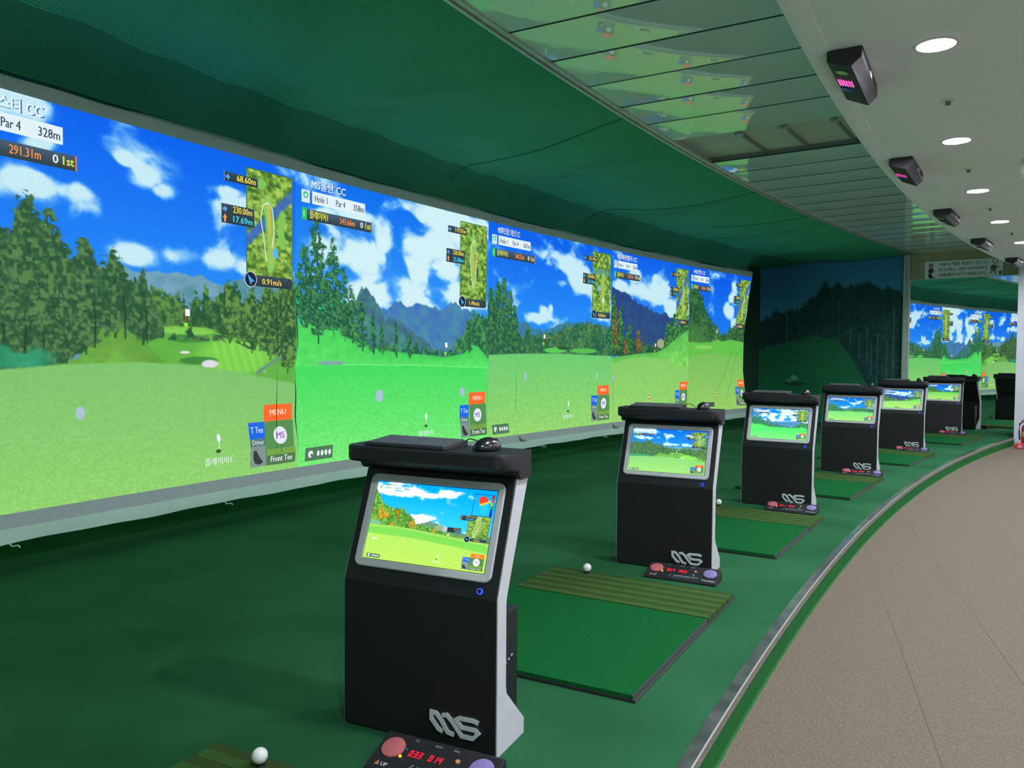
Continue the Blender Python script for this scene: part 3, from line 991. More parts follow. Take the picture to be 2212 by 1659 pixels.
arc_solid('turf_riser', [(R_STEP + .03, -.006), (R_STEP + .003, -.006), (R_STEP - .004, Z_AISLE + .004), (R_STEP - .012, Z_AISLE), (R_STEP + .03, Z_AISLE)], F_END, F_NEAR, .12, M_TURF_RISER, step, jr)

# white ceiling over the aisle, its rounded lip and the upstand to the higher panel ceiling
ceiling = tag(arc_solid('ceiling_aisle', [(38.0, Z_WHITE), (R_STEP - .03, Z_WHITE), (R_STEP - .03, 3.15), (38.0, 3.15)], 131.5, F_NEAR, .4, M_WHITE), kind='structure')
lip = tag(arc_solid('trim_ceiling_lip', [(R_STEP - .11, Z_WHITE + .002), (R_STEP - .10, Z_WHITE - .003), (R_STEP - .03, Z_WHITE - .010), (R_STEP, Z_WHITE - .006), (R_STEP + .006, Z_WHITE + .02), (R_STEP + .006, 3.1), (R_STEP - .11, 3.1)],
              131.5, F_NEAR, .2, M_WHITE), kind='structure')

# gloss panels of the bay ceiling
panels = tag(empty('ceiling_panels', P(46, 147, Z_PANEL)), kind='structure')
joints = [F_END]
f = F_END
lines = [149.88 + .625 * k for k in range(0, 12)] + [149.26, 148.62, 147.98, 147.37, 146.70, 145.60] + [144.98 - .62 * k for k in range(0, 15)]
lines = sorted([x for x in lines if F_END + .2 < x < F_NEAR] + [F_END, F_NEAR])
rp = random.Random(3)
for a, b in zip(lines, lines[1:]):
    if abs(a - 145.60) < .01:
        continue
    t0, t1 = rp.uniform(-.0009, .0009), rp.uniform(-.0009, .0009)
    g = .008
    r0, r1 = R_STEP - .02, R_NET + .03
    ns = 10
    sag = .0034 * (b - a) / .62
    vs, fs = [], []
    for k in range(ns + 1):
        x = k / ns
        ff = a + g + (b - a - 2 * g) * x
        z = Z_PANEL + t0 + (t1 - t0) * x - sag * 4 * x * (1 - x)
        vs += [P(r0, ff, z), P(r1, ff, z)]
        if k:
            fs.append((2 * k - 2, 2 * k - 1, 2 * k + 1, 2 * k))
    if b < F_NEAR:
        radial_box('panel_joint', r0, r1, b - g * 1.2, b + g * 1.2, Z_PANEL - .0015, Z_PANEL + .004, M_GAP, panels)
    mesh('ceiling_panel', vs, fs, M_PANEL, panels, smooth=True, recalc=False)
radial_deck = arc_solid('panel_backing', [(R_STEP - .02, Z_PANEL + .02), (R_NET + .05, Z_PANEL + .02), (R_NET + .05, Z_PANEL + .03), (R_STEP - .02, Z_PANEL + .03)], F_END, 145.58, .4, M_GAP, panels)
arc_solid('panel_backing', [(R_STEP - .02, Z_PANEL + .02), (R_NET + .05, Z_PANEL + .02), (R_NET + .05, Z_PANEL + .03), (R_STEP - .02, Z_PANEL + .03)], 146.72, F_NEAR, .4, M_GAP, panels)
# opening where one panel is missing: void with hanger rails
arc_solid('void_deck', [(R_STEP - .02, Z_PANEL + .045), (R_NET + .05, Z_PANEL + .045), (R_NET + .05, Z_PANEL + .055), (R_STEP - .02, Z_PANEL + .055)], 145.4, 146.9, .3, noisy('void_deck', (.50, .53, .47), (.56, .59, .53), 4, .5), panels)
for ff in (145.585, 146.715):
    radial_box('void_side', R_STEP, R_NET + .05, ff - .008, ff + .008, Z_PANEL + .0, Z_PANEL + .045, M_VOID, panels)
for rr in (45.62, 46.0, 46.36):
    arc_solid('hanger_rail', [(rr - .012, Z_PANEL + .028), (rr + .012, Z_PANEL + .028), (rr + .012, Z_PANEL + .045), (rr - .012, Z_PANEL + .045)], 145.6, 146.7, .3, M_VOID, panels)
    radial_box('hanger_clip', rr - .03, rr + .03, 146.48, 146.55, Z_PANEL + .008, Z_PANEL + .028, M_ALU, panels)
trim_net = tag(empty('trim_net_edge', P(R_NET, 147, Z_PANEL)), kind='structure')
arc_solid('edge_rail', [(R_NET - .012, Z_PANEL - .012), (R_NET + .022, Z_PANEL - .012), (R_NET + .022, Z_PANEL + .02), (R_NET - .012, Z_PANEL + .02)], F_END, F_NEAR, .2, M_ALU, trim_net)
arc_solid('edge_bead', [(R_NET + .030, Z_PANEL - .022), (R_NET + .050, Z_PANEL - .022), (R_NET + .050, Z_PANEL + .01), (R_NET + .030, Z_PANEL + .01)], F_END, F_NEAR, .2, M_ALU, trim_net)

# slab above the net and dark wall behind the screens
tag(arc_solid('ceiling_bay', [(R_NET + .05, 3.10), (48.84, 3.06), (48.84, 3.12), (R_NET + .05, 3.16)], F_END, F_NEAR, .4, M_NETBACK), kind='structure')
tag(arc_solid('wall_back', [(49.75, -.2), (49.85, -.2), (49.85, 3.2), (48.84, 3.2), (48.84, 3.06), (49.75, 3.06)], F_END, F_NEAR, .4, M_DARK), kind='structure')
# walls that close the room
tag(arc_solid('wall_aisle', [(37.9, -.25), (38.0, -.25), (38.0, 2.75), (37.9, 2.75)], 131.5, F_NEAR, .5, M_WALLW), kind='structure')
tag(radial_box('wall_near', 37.9, 49.85, F_NEAR - .02, F_NEAR + .1, -.25, 3.2, M_WALLW), kind='structure')
tag(radial_box('wall_far_aisle', 37.9, 45.0, 131.4, 131.5, -.25, 2.75, M_WALLW), kind='structure')

# end wall: printed landscape, brown band over the mirror, white pillar
wall_end = tag(empty('wall_end', P(48, F_END)), kind='structure')
def end_slab(name, r0, r1, d0, d1, z0, z1, m, parent):
    vs = [P(r, fend(r) + d, z) for z in (z0, z1) for d in (d0, d1) for r in (r0, r1)]
    return mesh(name, vs, [(0, 1, 3, 2), (4, 5, 7, 6), (0, 1, 5, 4), (2, 3, 7, 6), (0, 2, 6, 4), (1, 3, 7, 5)], m, parent)


end_slab('wall_core', R_STEP - .35, 49.85, -.12, -.012, -.2, 3.15, M_BROWN, wall_end)
c = Canvas(150, 120, 1.0)
c.sky((40, 84, 112), (48, 104, 134), .35)
c.forest([(0, .36), (.1, .30), (.2, .30), (.32, .26), (.4, .20), (.48, .14), (.6, .15), (.68, .17), (.78, .13), (.86, .17), (1, .2)],
         [(0, .56), (.15, .52), (.4, .47), (.55, .50), (.65, .58), (.75, .75), (1, .92)], (10, 40, 42), (22, 58, 54), 91, .05, 8)
for u, a, b in ((.21, .3, .5), (.58, .22, .52), (.48, .25, .48), (.54, .22, .49), (.72, .45, .6), (.80, .5, .7), (.84, .45, .75), (.9, .5, .8), (.66, .42, .54), (.77, .4, .62), (.94, .3, .8)):
    c.stroke([(u, a), (u, b)], .003, (70, 98, 82), .55)
c.ground([(0, .56), (.15, .52), (.4, .465), (.55, .49), (.65, .57), (.75, .72), (.85, .85), (1, .9)], (16, 74, 48), (16, 82, 50), 92, .12, 12)
n = fbm(c.X * 9, c.Y * 14, 4, 93)
c.mix((80, 120, 90), sst(.50, .56, n) * sst(1.0, .8, np.hypot((c.U - .23) / .075, (c.V - .735) / .028)))
c.ell(.27, .765, .10, .010, (8, 40, 32), .8)
c.ell(.21, .685, .06, .003, (60, 110, 80), .6)
ang = np.array([P(49.74 - 2.62 * u, fend(49.74 - 2.62 * u), 3.0 - 3.0 * v) for u, v in zip(c.U.ravel(), c.V.ravel())])
grid_mesh('printed_mural', 150, 120, ang, np.clip(c.img * 1.6, 0, 255), M_PRINT, wall_end)
tag(radial_box('pillar', 44.2, R_STEP + .01, 135.2, 136.42, Z_AISLE, Z_WHITE, noisy('pillar_paint', (0.54, 0.57, 0.63), (0.57, 0.60, 0.66), 5, 0.8, 0.02, 50)), kind='structure')

post = tag(empty('mirror_post', P(R_POST, F_END)), 'aluminium corner post between the dark forest mural and the mirror', 'post')
end_slab('post_face', R_POST - .05, R_POST - .002, 0, .05, 0, Z_PANEL, M_ALU, post)
end_slab('post_flange', R_POST - .002, R_POST + .035, 0, .085, 0, Z_PANEL, M_ALU, post)
mir = tag(empty('wall_mirror', P(46, F_END)), 'large mirror on the end wall reflecting the golf screens', 'mirror')
mesh('mirror_glass', [P(45.0, fend(45.0), 0), P(R_POST - .05, fend(R_POST - .05), 0), P(R_POST - .05, fend(R_POST - .05), 2.55), P(45.0, fend(45.0), 2.55)], [(0, 1, 2, 3)], M_MIRROR, mir)
end_slab('mirror_top_edge', 45.0, R_POST - .05, -.005, .004, 2.55, 2.558, M_ALU, mir)


# warning sign over the mirror
def sign_surf(u, v, off):
    r = 46.80 + (45.64 - 46.80) * u
    return P(r, fend(r) + .015 + off / 46 * 57.3, (2.850 - .010 * u) + ((2.557 - .002 * u) - (2.850 - .010 * u)) * v)


sign = tag(empty('warning_sign', P(46.2, F_END, 2.6)), 'white Korean warning sign with a red cross above the mirror', 'sign')
L = Layer(sign_surf, 1.15, .287, 0, .0006)
L.rect(0, 0, 1, 1, (240, 248, 246))
L.text('거울이 깨질 위험이 있으니', .185, .285, .17, (28, 30, 44), fit=.62)
L.text('초보자는 2번 타석부터', .185, .595, .17, (28, 30, 44), fit=.61)
L.text('이용해주시기 바랍니다.', .185, .905, .17, (28, 30, 44), fit=.61)
L.line([(.055, .12), (.115, .34)], .016, (120, 40, 36)).line([(.115, .12), (.055, .34)], .016, (120, 40, 36))
# two small golfer pictograms, one crouching badly, one swinging
L.ell(.085, .55, .037, (96, 66, 50), 14).poly([(.05, .46), (.09, .36), (.125, .47)], (60, 48, 44)).poly([(.05, .68), (.10, .74), (.11, .95), (.06, .95)], (44, 60, 52)).rect(.07, .93, .145, .97, (44, 60, 52))
ring = [(.905 + .033 * math.cos(t * .3142), .17 + .033 * 4.0 * math.sin(t * .3142)) for t in range(21)]
L.line(ring, .008, (52, 84, 84))
L.ell(.885, .55, .038, (110, 96, 60), 14).poly([(.85, .45), (.885, .36), (.93, .46)], (70, 84, 60)).line([(.91, .55), (.955, .5)], .014, (120, 80, 70)).line([(.87, .68), (.845, .88)], .012, (40, 50, 46)).line([(.90, .68), (.915, .9)], .012, (40, 50, 46))
L.rect(.955, .72, .985, .95, (96, 104, 110))
L.build('sign_print', M_SIGN, sign)
vs = [sign_surf(u, v, -.012) for u, v in ((0, 0), (1, 0), (1, 1), (0, 1))] + [sign_surf(u, v, -.0008) for u, v in ((0, 0), (1, 0), (1, 1), (0, 1))]
mesh('sign_board', vs, [(0, 1, 2, 3), (4, 5, 6, 7), (0, 1, 5, 4), (1, 2, 6, 5), (2, 3, 7, 6), (3, 0, 4, 7)], M_PAPER, sign)


# ------------------------------------------------------------------ ceiling net
def net_pt(s, f):
    """s = metres along the net from the rail (0) to the screen head"""
    if s < 1.72:
        t = s / 1.72
        r, z = R_NET + .05 + s, 2.985 - .05 * math.sin(t * math.pi) - .02 * t
    else:
        t = min(1.0, (s - 1.72) / .46)
        r, z = R_NET + .05 + 1.72 + .42 * math.sin(t * math.pi / 2) ** 1.0, 2.965 - .302 * (1 - math.cos(t * math.pi / 2)) - .010 * math.sin(t * math.pi) * math.sin(f * 9)
    e = max(0.0, min(1.0, (138.0 - f) / .55))
    e = e * e * (3 - 2 * e)
    if s >= 1.72:
        r, z = r + (R_NET + .05 + 1.72 + t * .98 - r) * e, z + (2.965 - .06 * t - z) * e
    k = math.sin(math.pi * min(1, s / 2.18))
    z += k * (.020 * math.sin(f * 2.16 + 1.2) + .010 * math.sin(f * 4.3 + s * 2) + .005 * math.sin(f * 8.7 - s * 4))
    ff = f + .02 * k * math.sin(s * 5 + f * 6) + .008 * k * math.sin(s * 11 + f * 4)
    return Vector(P(r, ff, z))


def build_net():
    S, fa, fb, wd = 2.18, F_END + .33, 155.9, .0019
    cell = .0180
    nf = int((fb - fa) * 48 * math.pi / 180 / cell)
    ns = int(S / cell)
    ss = np.linspace(0, S, 26)
    vs, fs = [], []
    # across
    for i in range(nf + 1):
        f = fa + (fb - fa) * i / nf
        pts = [net_pt(s, f) for s in ss]
        df = wd / 48 * 57.3
        b = len(vs)
        for s, p in zip(ss, pts):
            a = R_(f)
            t = Vector((-math.sin(a), math.cos(a), 0)) * wd
            vs.append(p + t)
            vs.append(p - t)
        for q in range(len(ss) - 1):
            fs.append((b + 2 * q, b + 2 * q + 1, b + 2 * q + 3, b + 2 * q + 2))
    # along
    m = int((fb - fa) / .11)
    for j in range(ns + 1):
        s = S * j / ns
        b = len(vs)
        s0, s1 = max(0, s - wd), min(S, s + wd)
        for i in range(m + 1):
            f = fa + (fb - fa) * i / m
            vs.append(net_pt(s0, f))
            vs.append(net_pt(s1, f))
        for i in range(m):
            fs.append((b + 2 * i, b + 2 * i + 1, b + 2 * i + 3, b + 2 * i + 2))
    return vs, fs


net = tag(empty('ceiling_net', P(48, 146, 2.95)), 'green safety netting stretched under the bay ceiling', 'net')
vs, fs = build_net()
o = mesh('net_mesh', vs, fs, M_NET, net, recalc=False)
o['kind'] = 'stuff'
vs, fs = [], []
nb = 220
for k in range(nb + 1):
    ff = F_END + .33 + (F_NEAR - .38 - F_END) * k / nb
    for q in range(21):
        sq = 2.18 * q / 20
        p = net_pt(sq, ff)
        out = Vector((p.x - CX, p.y - CY, 0)).normalized()
        t = max(0, (sq - 1.6) / .58)
        vs.append(p + out * .035 * t + Vector((0, 0, .03 + .02 * (1 - t))))
    if k:
        b = (k - 1) * 21
        fs += [(b + q, b + q + 1, b + q + 22, b + q + 21) for q in range(20)]
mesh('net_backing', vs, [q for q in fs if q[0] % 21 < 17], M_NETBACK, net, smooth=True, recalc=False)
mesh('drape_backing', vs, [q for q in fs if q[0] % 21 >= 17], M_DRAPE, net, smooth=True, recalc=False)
for f0, f1, s1 in ((147.76, 147.05, 2.0), (143.86, 144.0, 2.0), (141.6, 141.9, 1.2)):
    pts = [net_pt(s1 * t / 24, f0 + (f1 - f0) * t / 24) - Vector((0, 0, .006)) for t in range(25)]
    tube('seam_rope', pts, .003, M_ROPE, net, False, 5)


# ------------------------------------------------------------------ projection screens
Z_T, Z_B = 2.595, .315
EDGES = [155.25, 152.2, 149.19, 146.11, 142.97, 140.30, 137.75]
RES = {0: (120, 110), 1: (400, 400), 2: (280, 350), 3: (200, 300), 4: (150, 270), 5: (124, 240)}
END_Z = [0.0, .2, .36, .97, 1.6, 2.3, 2.64, 2.76]
END_F = [137.80, 137.81, 137.85, 138.03, 138.02, 137.80, 137.68, 137.63]


def edge_f(i, z):
    if i == 6:
        return float(np.interp(z, END_Z, END_F))
    k = max(0.0, min(1.0, (1.9 - z) / .8))
    return EDGES[i] + k * (.016 * math.sin(z * 6.5 + i) + .008 * math.sin(z * 15 + 2 * i))


def make_screen(i, label):
    s = empty('projection_screen', P(R_SCREEN, (EDGES[i] + EDGES[i + 1]) / 2))
    tag(s, label, 'screen', 'curved row of golf projection screens')
    sw, sh = R_(EDGES[i] - EDGES[i + 1]) * R_SCREEN, Z_T - Z_B

    def surf(u, v, off=0.0):
        z = Z_T + (Z_B - Z_T) * v
        fl, fr = edge_f(i, z), edge_f(i + 1, z)
        return P(R_SCREEN - off, fl + (fr - fl) * u, z)
    nx, ny = RES[i]
    c = Canvas(nx, ny, sw / sh)
    SCENES[i](c)
    zz = Z_T + (Z_B - Z_T) * c.V
    fl = np.array([edge_f(i, z) for z in zz[:, 0]])[:, None]
    fr = np.array([edge_f(i + 1, z) for z in zz[:, 0]])[:, None]
    a = np.radians(fl + (fr - fl) * c.U)
    XYZ = np.stack([CX + R_SCREEN * np.cos(a), CY + R_SCREEN * np.sin(a), zz], -1)
    grid_mesh('projected_picture', nx, ny, XYZ, c.img, M_PIC, s)
    overlay(surf, sw, sh, i, s, M_OVER, False)

    # the bare cloth above and below the picture
    def band(name, z0, z1, m, dr=0.0, wav=None, rows=3, n=40):
        vs, fs = [], []
        for q in range(rows):
            z = z0 + (z1 - z0) * q / (rows - 1)
            for k in range(n + 1):
                u = k / n
                f = edge_f(i, z) + (edge_f(i + 1, z) - edge_f(i, z)) * u
                d, dz = wav(f, q) if wav else (0, 0)
                vs.append(P(R_SCREEN + dr + d, f, z + dz))
        for q in range(rows - 1):
            for k in range(n):
                b = q * (n + 1) + k
                fs.append((b, b + 1, b + n + 2, b + n + 1))
        return mesh(name, vs, fs, m, s, smooth=True)
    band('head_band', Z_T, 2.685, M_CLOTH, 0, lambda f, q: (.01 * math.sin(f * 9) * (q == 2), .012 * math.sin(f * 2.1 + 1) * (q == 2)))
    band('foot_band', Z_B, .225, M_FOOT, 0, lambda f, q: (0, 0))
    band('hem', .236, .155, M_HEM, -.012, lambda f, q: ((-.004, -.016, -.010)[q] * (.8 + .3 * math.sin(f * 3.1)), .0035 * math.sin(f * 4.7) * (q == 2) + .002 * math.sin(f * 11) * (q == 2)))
    return s, surf


LBL = ['golf screen with autumn trees at the near end of the row', 'golf screen with dark pine slope and mown fairway, the largest in view', 'golf screen with vivid green tee and blue mountain peaks',
       'golf screen with tall pines and one white cloud over a valley', 'golf screen with dark blue mountain and orange autumn trees', 'golf screen with narrow fairway, last before the dark forest mural']
SURF = {}
for i in range(6):
    SURF[i] = make_screen(i, LBL[i])
# wavy cloth joints that show as dark lines on the pictures
for si, f0, z1, z0, wid in ((1, 149.425, 1.75, .30, .0075), (1, 149.195, 1.66, .31, .013), (3, 145.50, 2.28, .30, .005), (4, 142.905, 2.5, .31, .0045), (5, 140.26, 2.55, 1.2, .006), (2, 146.115, 1.5, .31, .0035), (5, 139.9, 0, 0, 0)):
    if wid == 0:
        continue
    vs, fs = [], []
    for k in range(41):
        z = z1 + (z0 - z1) * k / 40
        q = edge_f(2, z) + .004 if f0 == 149.195 else edge_f(3, z) + .004 if f0 == 146.115 else f0 + .006 * math.sin(z * 5 + f0)
        ww = wid * (.25 + .75 * math.sin(math.pi * k / 40) ** .6) * (.6 + .4 * math.sin(z * 9 + 1)) / 49 * 57.3
        vs += [P(R_SCREEN - .012, q - ww / 2, z), P(R_SCREEN - .012, q + ww / 2, z)]
        if k:
            fs.append((2 * k - 2, 2 * k - 1, 2 * k + 1, 2 * k))
    mesh('cloth_joint', vs, fs, M_FOLD, SURF[si][0])
# folded-up corner of the hem and the cord ties that hold the screens down
for si, f0 in ((3, 145.42), (4, 142.9)):
    vs = [P(R_SCREEN - .008, f0, .31), P(R_SCREEN - .018, f0 - .07, .262), P(R_SCREEN - .016, f0 - .20, .234), P(R_SCREEN - .020, f0 - .12, .230), P(R_SCREEN - .020, f0 - .05, .232)]
    mesh('hem_fold', vs, [(0, 1, 4), (1, 2, 3, 4)], noisy('fold_shade', (.14, .20, .17), (.18, .25, .21), 30), SURF[si][0])
for si, f0 in ((1, 151.70), (1, 150.0), (2, 148.25), (2, 146.6), (3, 144.9), (3, 143.2), (4, 141.6), (5, 139.2)):
    a, b = Vector(P(R_SCREEN - .02, f0, .158)), Vector(P(R_SCREEN - .035, f0 - .03, .142))
    pts = [a, a.lerp(b, .5) + Vector((0, 0, -.01)), b, b + Vector((.018, -.006, .004)), b + Vector((.03, -.01, -.006))]
    tube('tie_cord', pts, .005, M_TIE, SURF[si][0], False, 5)

# ------------------------------------------------------------------ kiosks
KW, KZ1, KV2, KZ2 = .557, .474, .133, .821
INC = math.hypot(KV2, KZ2 - KZ1)
NY, NZ = -(KZ2 - KZ1) / INC, KV2 / INC          # outward normal of the sloped face
S0, S1, BU = .1256, .9417, .031


def slope(u, s, off=0.0):
    """point on the sloped front: u across, s 0..1 up the slope"""
    return (u, KV2 * s + NY * off, KZ1 + (KZ2 - KZ1) * s + NZ * off)


def rrect(u0, s0, u1, s1, rad, n=6):
    """rounded rectangle in metres along (u, slope)"""
    pts = []
    for cx, cy, a0 in ((u1 - rad, s1 - rad, 0), (u0 + rad, s1 - rad, 90), (u0 + rad, s0 + rad, 180), (u1 - rad, s0 + rad, 270)):
        for k in range(n + 1):
            a = R_(a0 + 90 * k / n)
            pts.append((cx + rad * math.cos(a), cy + rad * math.sin(a)))
    return pts


def ring_faces(n, loops):
    fs = []
    for q in range(loops - 1):
        for k in range(n):
            fs.append((q * n + k, q * n + (k + 1) % n, (q + 1) * n + (k + 1) % n, (q + 1) * n + k))
    return fs


SIDE = [(0, 0), (.193, 0), (.193, .05), (.062, .175), (.057, .20), (.057, KZ1 - .02), (.060, KZ1), (KV2 + .078, KZ2), (KV2, KZ2), (0, KZ1)]
BODY = [(.002, .003), (.185, .003), (.185, .05), (.055, .17), (.050, .20), (.050, KZ1), (KV2 + .07, KZ2), (KV2 + .001, KZ2), (.002, KZ1)]
TOP = [(.205, .904), (.022, .904), (.016, .898), (.016, .862), (.024, .854), (.07, .846), (KV2 - .01, .826), (KV2 + .002, .818), (KV2 + .076, .818), (.205, .832)]
LOGO = [[(1045, 1332), (1005, 1318), (945, 1251), (945, 1199), (985, 1201), (1030, 1245), (1085, 1328), (1140, 1338)],
        [(1040, 1207), (1078, 1199), (1125, 1240), (1205, 1334), (1300, 1334), (1345, 1288), (1318, 1266), (1205, 1268), (1158, 1217), (1180, 1203), (1305, 1199), (1346, 1210)]]


def ribbon(bm, pts, wd, d0, d1):
    """flat stroke with mitred bends in the x-z plane, from y = d0 to y = d1"""
    p = [Vector(q) for q in pts]
    Lp, Rp = [], []
    for i in range(len(p)):
        a = (p[i] - p[i - 1]).normalized() if i else (p[1] - p[0]).normalized()
        b = (p[i + 1] - p[i]).normalized() if i < len(p) - 1 else a
        n = (Vector((-a.y, a.x)) + Vector((-b.y, b.x)))
        n = n.normalized() if n.length > 1e-4 else Vector((-a.y, a.x))
        k = min(1.6, 1.0 / max(.35, n.dot(Vector((-a.y, a.x)))))
        Lp.append(p[i] + n * wd / 2 * k)
        Rp.append(p[i] - n * wd / 2 * k)
    for i in range(len(p) - 1):
        q = [Lp[i], Lp[i + 1], Rp[i + 1], Rp[i]]
        a = [bm.verts.new((v.x, d0, v.y)) for v in q]
        b = [bm.verts.new((v.x, d1, v.y)) for v in q]
        bm.faces.new(a)
        bm.faces.new(b)
        for k in range(4):
            bm.faces.new((a[k], a[(k + 1) % 4], b[(k + 1) % 4], b[k]))


def make_kiosk_shell():
    k = empty('golf_kiosk', (0, 0, 0))
    prism('body', BODY, .010, KW - .010, M_BLACK, k, .0025)
    prism('side_panel', SIDE, KW - .012, KW, M_KWHITE, k, .0015)
    prism('side_panel', SIDE, 0, .012, M_KWHITE, k, .0015)
    prism('front_panel', [(-.004, .004), (.006, .004), (.006, KZ1 - .002), (KV2 * .99, KZ2 - .004), (KV2 * .99 - .006, KZ2 - .001), (-.004, KZ1 + .001)], .004, KW - .004, M_BLACK, k, .002)
    # table top with rounded front corners
    bm = bmesh.new()
    lo, hi = -.020, KW + .012
    rows = []
    nseg = 6
    xs = [lo + .05 * (1 - math.cos(t * math.pi / 2 / nseg)) for t in range(nseg + 1)]
    shift = [.05 * (1 - math.sin(t * math.pi / 2 / nseg)) for t in range(nseg + 1)]
    cols = list(zip(xs, shift)) + [(hi - (x - lo), s) for x, s in zip(xs[::-1], shift[::-1])]
    for x, s in cols:
        rows.append([bm.verts.new((x, max(y, min(.205, y + s)) if y < .1 else y, z)) for y, z in TOP])
    for a, b in zip(rows, rows[1:]):
        n = len(a)
        for q in range(n):
            bm.faces.new((a[q], a[(q + 1) % n], b[(q + 1) % n], b[q]))
    bm.faces.new(rows[0])
    bm.faces.new(rows[-1][::-1])
    tt = from_bm('table_top', bm, M_BLACKM, k, True, True)
    tt.data.set_sharp_from_angle(angle=R_(32))
    # bezel
    sl0, sl1 = S0 * INC, S1 * INC
    u0, u1 = BU, KW - BU
    loops = [(rrect(u0, sl0, u1, sl1, .024), .002), (rrect(u0, sl0, u1, sl1, .024), .009), (rrect(u0 + .003, sl0 + .003, u1 - .003, sl1 - .003, .022), .012),
             (rrect(u0 + .023, sl0 + .022, u1 - .023, sl1 - .022, .004), .011), (rrect(u0 + .026, sl0 + .025, u1 - .026, sl1 - .025, .003), .004)]
    vs = [slope(u, s / INC, d) for pts, d in loops for u, s in pts]
    n = len(loops[0][0])
    mesh('bezel', vs, ring_faces(n, len(loops)), M_BEZEL, k, True)
    # power button
    pm = Matrix.Translation(slope(KW - .062, .055, .0065)) @ Matrix.Rotation(math.pi / 2 - math.atan2(KV2, KZ2 - KZ1), 4, 'X')
    pb = lathe('power_button', [(0, .004), (.0060, .004), (.0068, .002), (.0068, -.004), (0, -.004)], M_BLACKG, k, True, 16, pm)
    lathe('light_ring', [(.0070, .0035), (.0088, .0035), (.0091, .001), (.0091, -.003), (.0070, -.003), (.0070, .0035)], M_BLUE, pb, True, 20, pm)
    # badge
    bm = bmesh.new()
    sc = .168 / 415.0
    for st in LOGO:
        ribbon(bm, [(.331 + (x - 932) * sc, .045 + (1345 - y) * sc * 1.0) for x, y in st], .0115, -.004, -.011)
    from_bm('badge', bm, M_SILVER, k, True)
    # computer box hung on the back
    cb = box('computer_box', .03, KW - .028, .052, .200, .02, .405, M_BLACK, k, True, .003)
    bm = bmesh.new()
    for j in range(2):
        for q in range(5):
            bm_box(bm, KW - .029, KW - .0265, .085 + q * .018 + .004 * j, .091 + q * .018 + .004 * j, .10 + j * .03 + q * .006, .106 + j * .03 + q * .006)
    from_bm('vent_holes', bm, M_RUBBER, cb, True)
    bm = bmesh.new()
    for q in range(4):
        bm_box(bm, KW - .0275, KW - .0262, .085 + q * .022, .094 + q * .022, .238 + q * .006, .243 + q * .006)
    from_bm('side_print', bm, M_INK, cb, True)
    return k


MU0, MU1 = BU + .027, KW - BU - .027
MS0, MS1 = (S0 * INC + .026) / INC, (S1 * INC - .026) / INC


def mon_surf(u, v, off=0.0):
    return slope(MU0 + (MU1 - MU0) * u, MS1 + (MS0 - MS1) * v, .0068 + off)


shell = make_kiosk_shell()
KIOSK = [(-.539, 2.573, -25.3), (.613, 4.619, -27.0), (1.894, 6.563, -30.9), (3.302, 8.523, -33.2), (4.897, 10.689, -33.9), (6.714, 13.048, -33.0)]
KLBL = ['black golf kiosk with a red and blue height map on its monitor', 'black golf kiosk with a dark pine forest on its monitor, second from the camera', 'black golf kiosk with bright green tee and mountains on its monitor, third from camera',
        'black golf kiosk with white cloud over low hills on its monitor, fourth from the camera', 'black golf kiosk with a dark blue mountain on its monitor, fifth from the camera', 'black golf kiosk closest to the mirror, last of the row']
MRES = {0: (230, 150), 1: (150, 95), 2: (120, 78), 3: (100, 64), 4: (90, 58), 5: (80, 50)}


def place(o, x, y, z, rz):
    o.location = (x, y, z)
    o.rotation_euler = (0, 0, rz)
    WM[o.name] = Matrix.Translation((x, y, z)) @ Matrix.Rotation(rz, 4, 'Z')


def xf(k, u, v, z=0.0):
    x, y, t = KIOSK[k]
    t = R_(t)
    return (x + u * math.cos(t) - v * math.sin(t), y + u * math.sin(t) + v * math.cos(t), z)


kiosks = []
for i, (x, y, t) in enumerate(KIOSK):
    k = shell if i == 0 else copy_tree(shell)
    place(k, x, y, 0, R_(t))
    kiosks.append(k)
for i, k in enumerate(kiosks):
    tag(k, KLBL[i], 'kiosk', 'golf kiosks along the bays')
    nx, ny = MRES[i]
    c = Canvas(nx, ny, 1.75)
    SCENES[i](c)
    g = c.img.mean(-1, keepdims=True)
    c.img = 255 * (np.clip((g + (c.img - g) * 1.10) * 1.04 + 4, 0, 255) / 255) ** .92
    pts = np.array([mon_surf(u, v) for u, v in zip(c.U.ravel(), c.V.ravel())])
    pic = grid_mesh('monitor_picture', nx, ny, pts, c.img, M_MON, k, True)
    overlay(lambda u, v, off: mon_surf(u, v, off), MU1 - MU0, (MS1 - MS0) * INC, i, pic, M_MOVER, True, full=False)

# keyboards and mice on the kiosk tops
def make_keyboard():
    o = empty('keyboard')
    prism('case', [(0, 0), (.150, 0), (.150, .018), (.144, .019), (.004, .008), (0, .006)], 0, .30, M_BLACKM, o, .002)
    bm = bmesh.new()
    sl = math.atan2(.011, .140)
    M0 = Matrix.Translation((0, .004, .0082)) @ Matrix.Rotation(sl, 4, 'X')
    for r in range(6):
        n = 16
        wk = .288 / n
        q = 0
        while q < n:
            span = 6 if (r == 0 and q == 4) else 2 if (r in (1, 2) and q == 14) else 1
            bm_box(bm, .007 + q * wk, .007 + (q + span) * wk - .003, .006 + r * .0222, .006 + r * .0222 + .0185, 0, .0045, M=M0)
            q += span
    kk = from_bm('keys', bm, M_KEY, o, True)
    kk['kind'] = 'stuff'
    return o


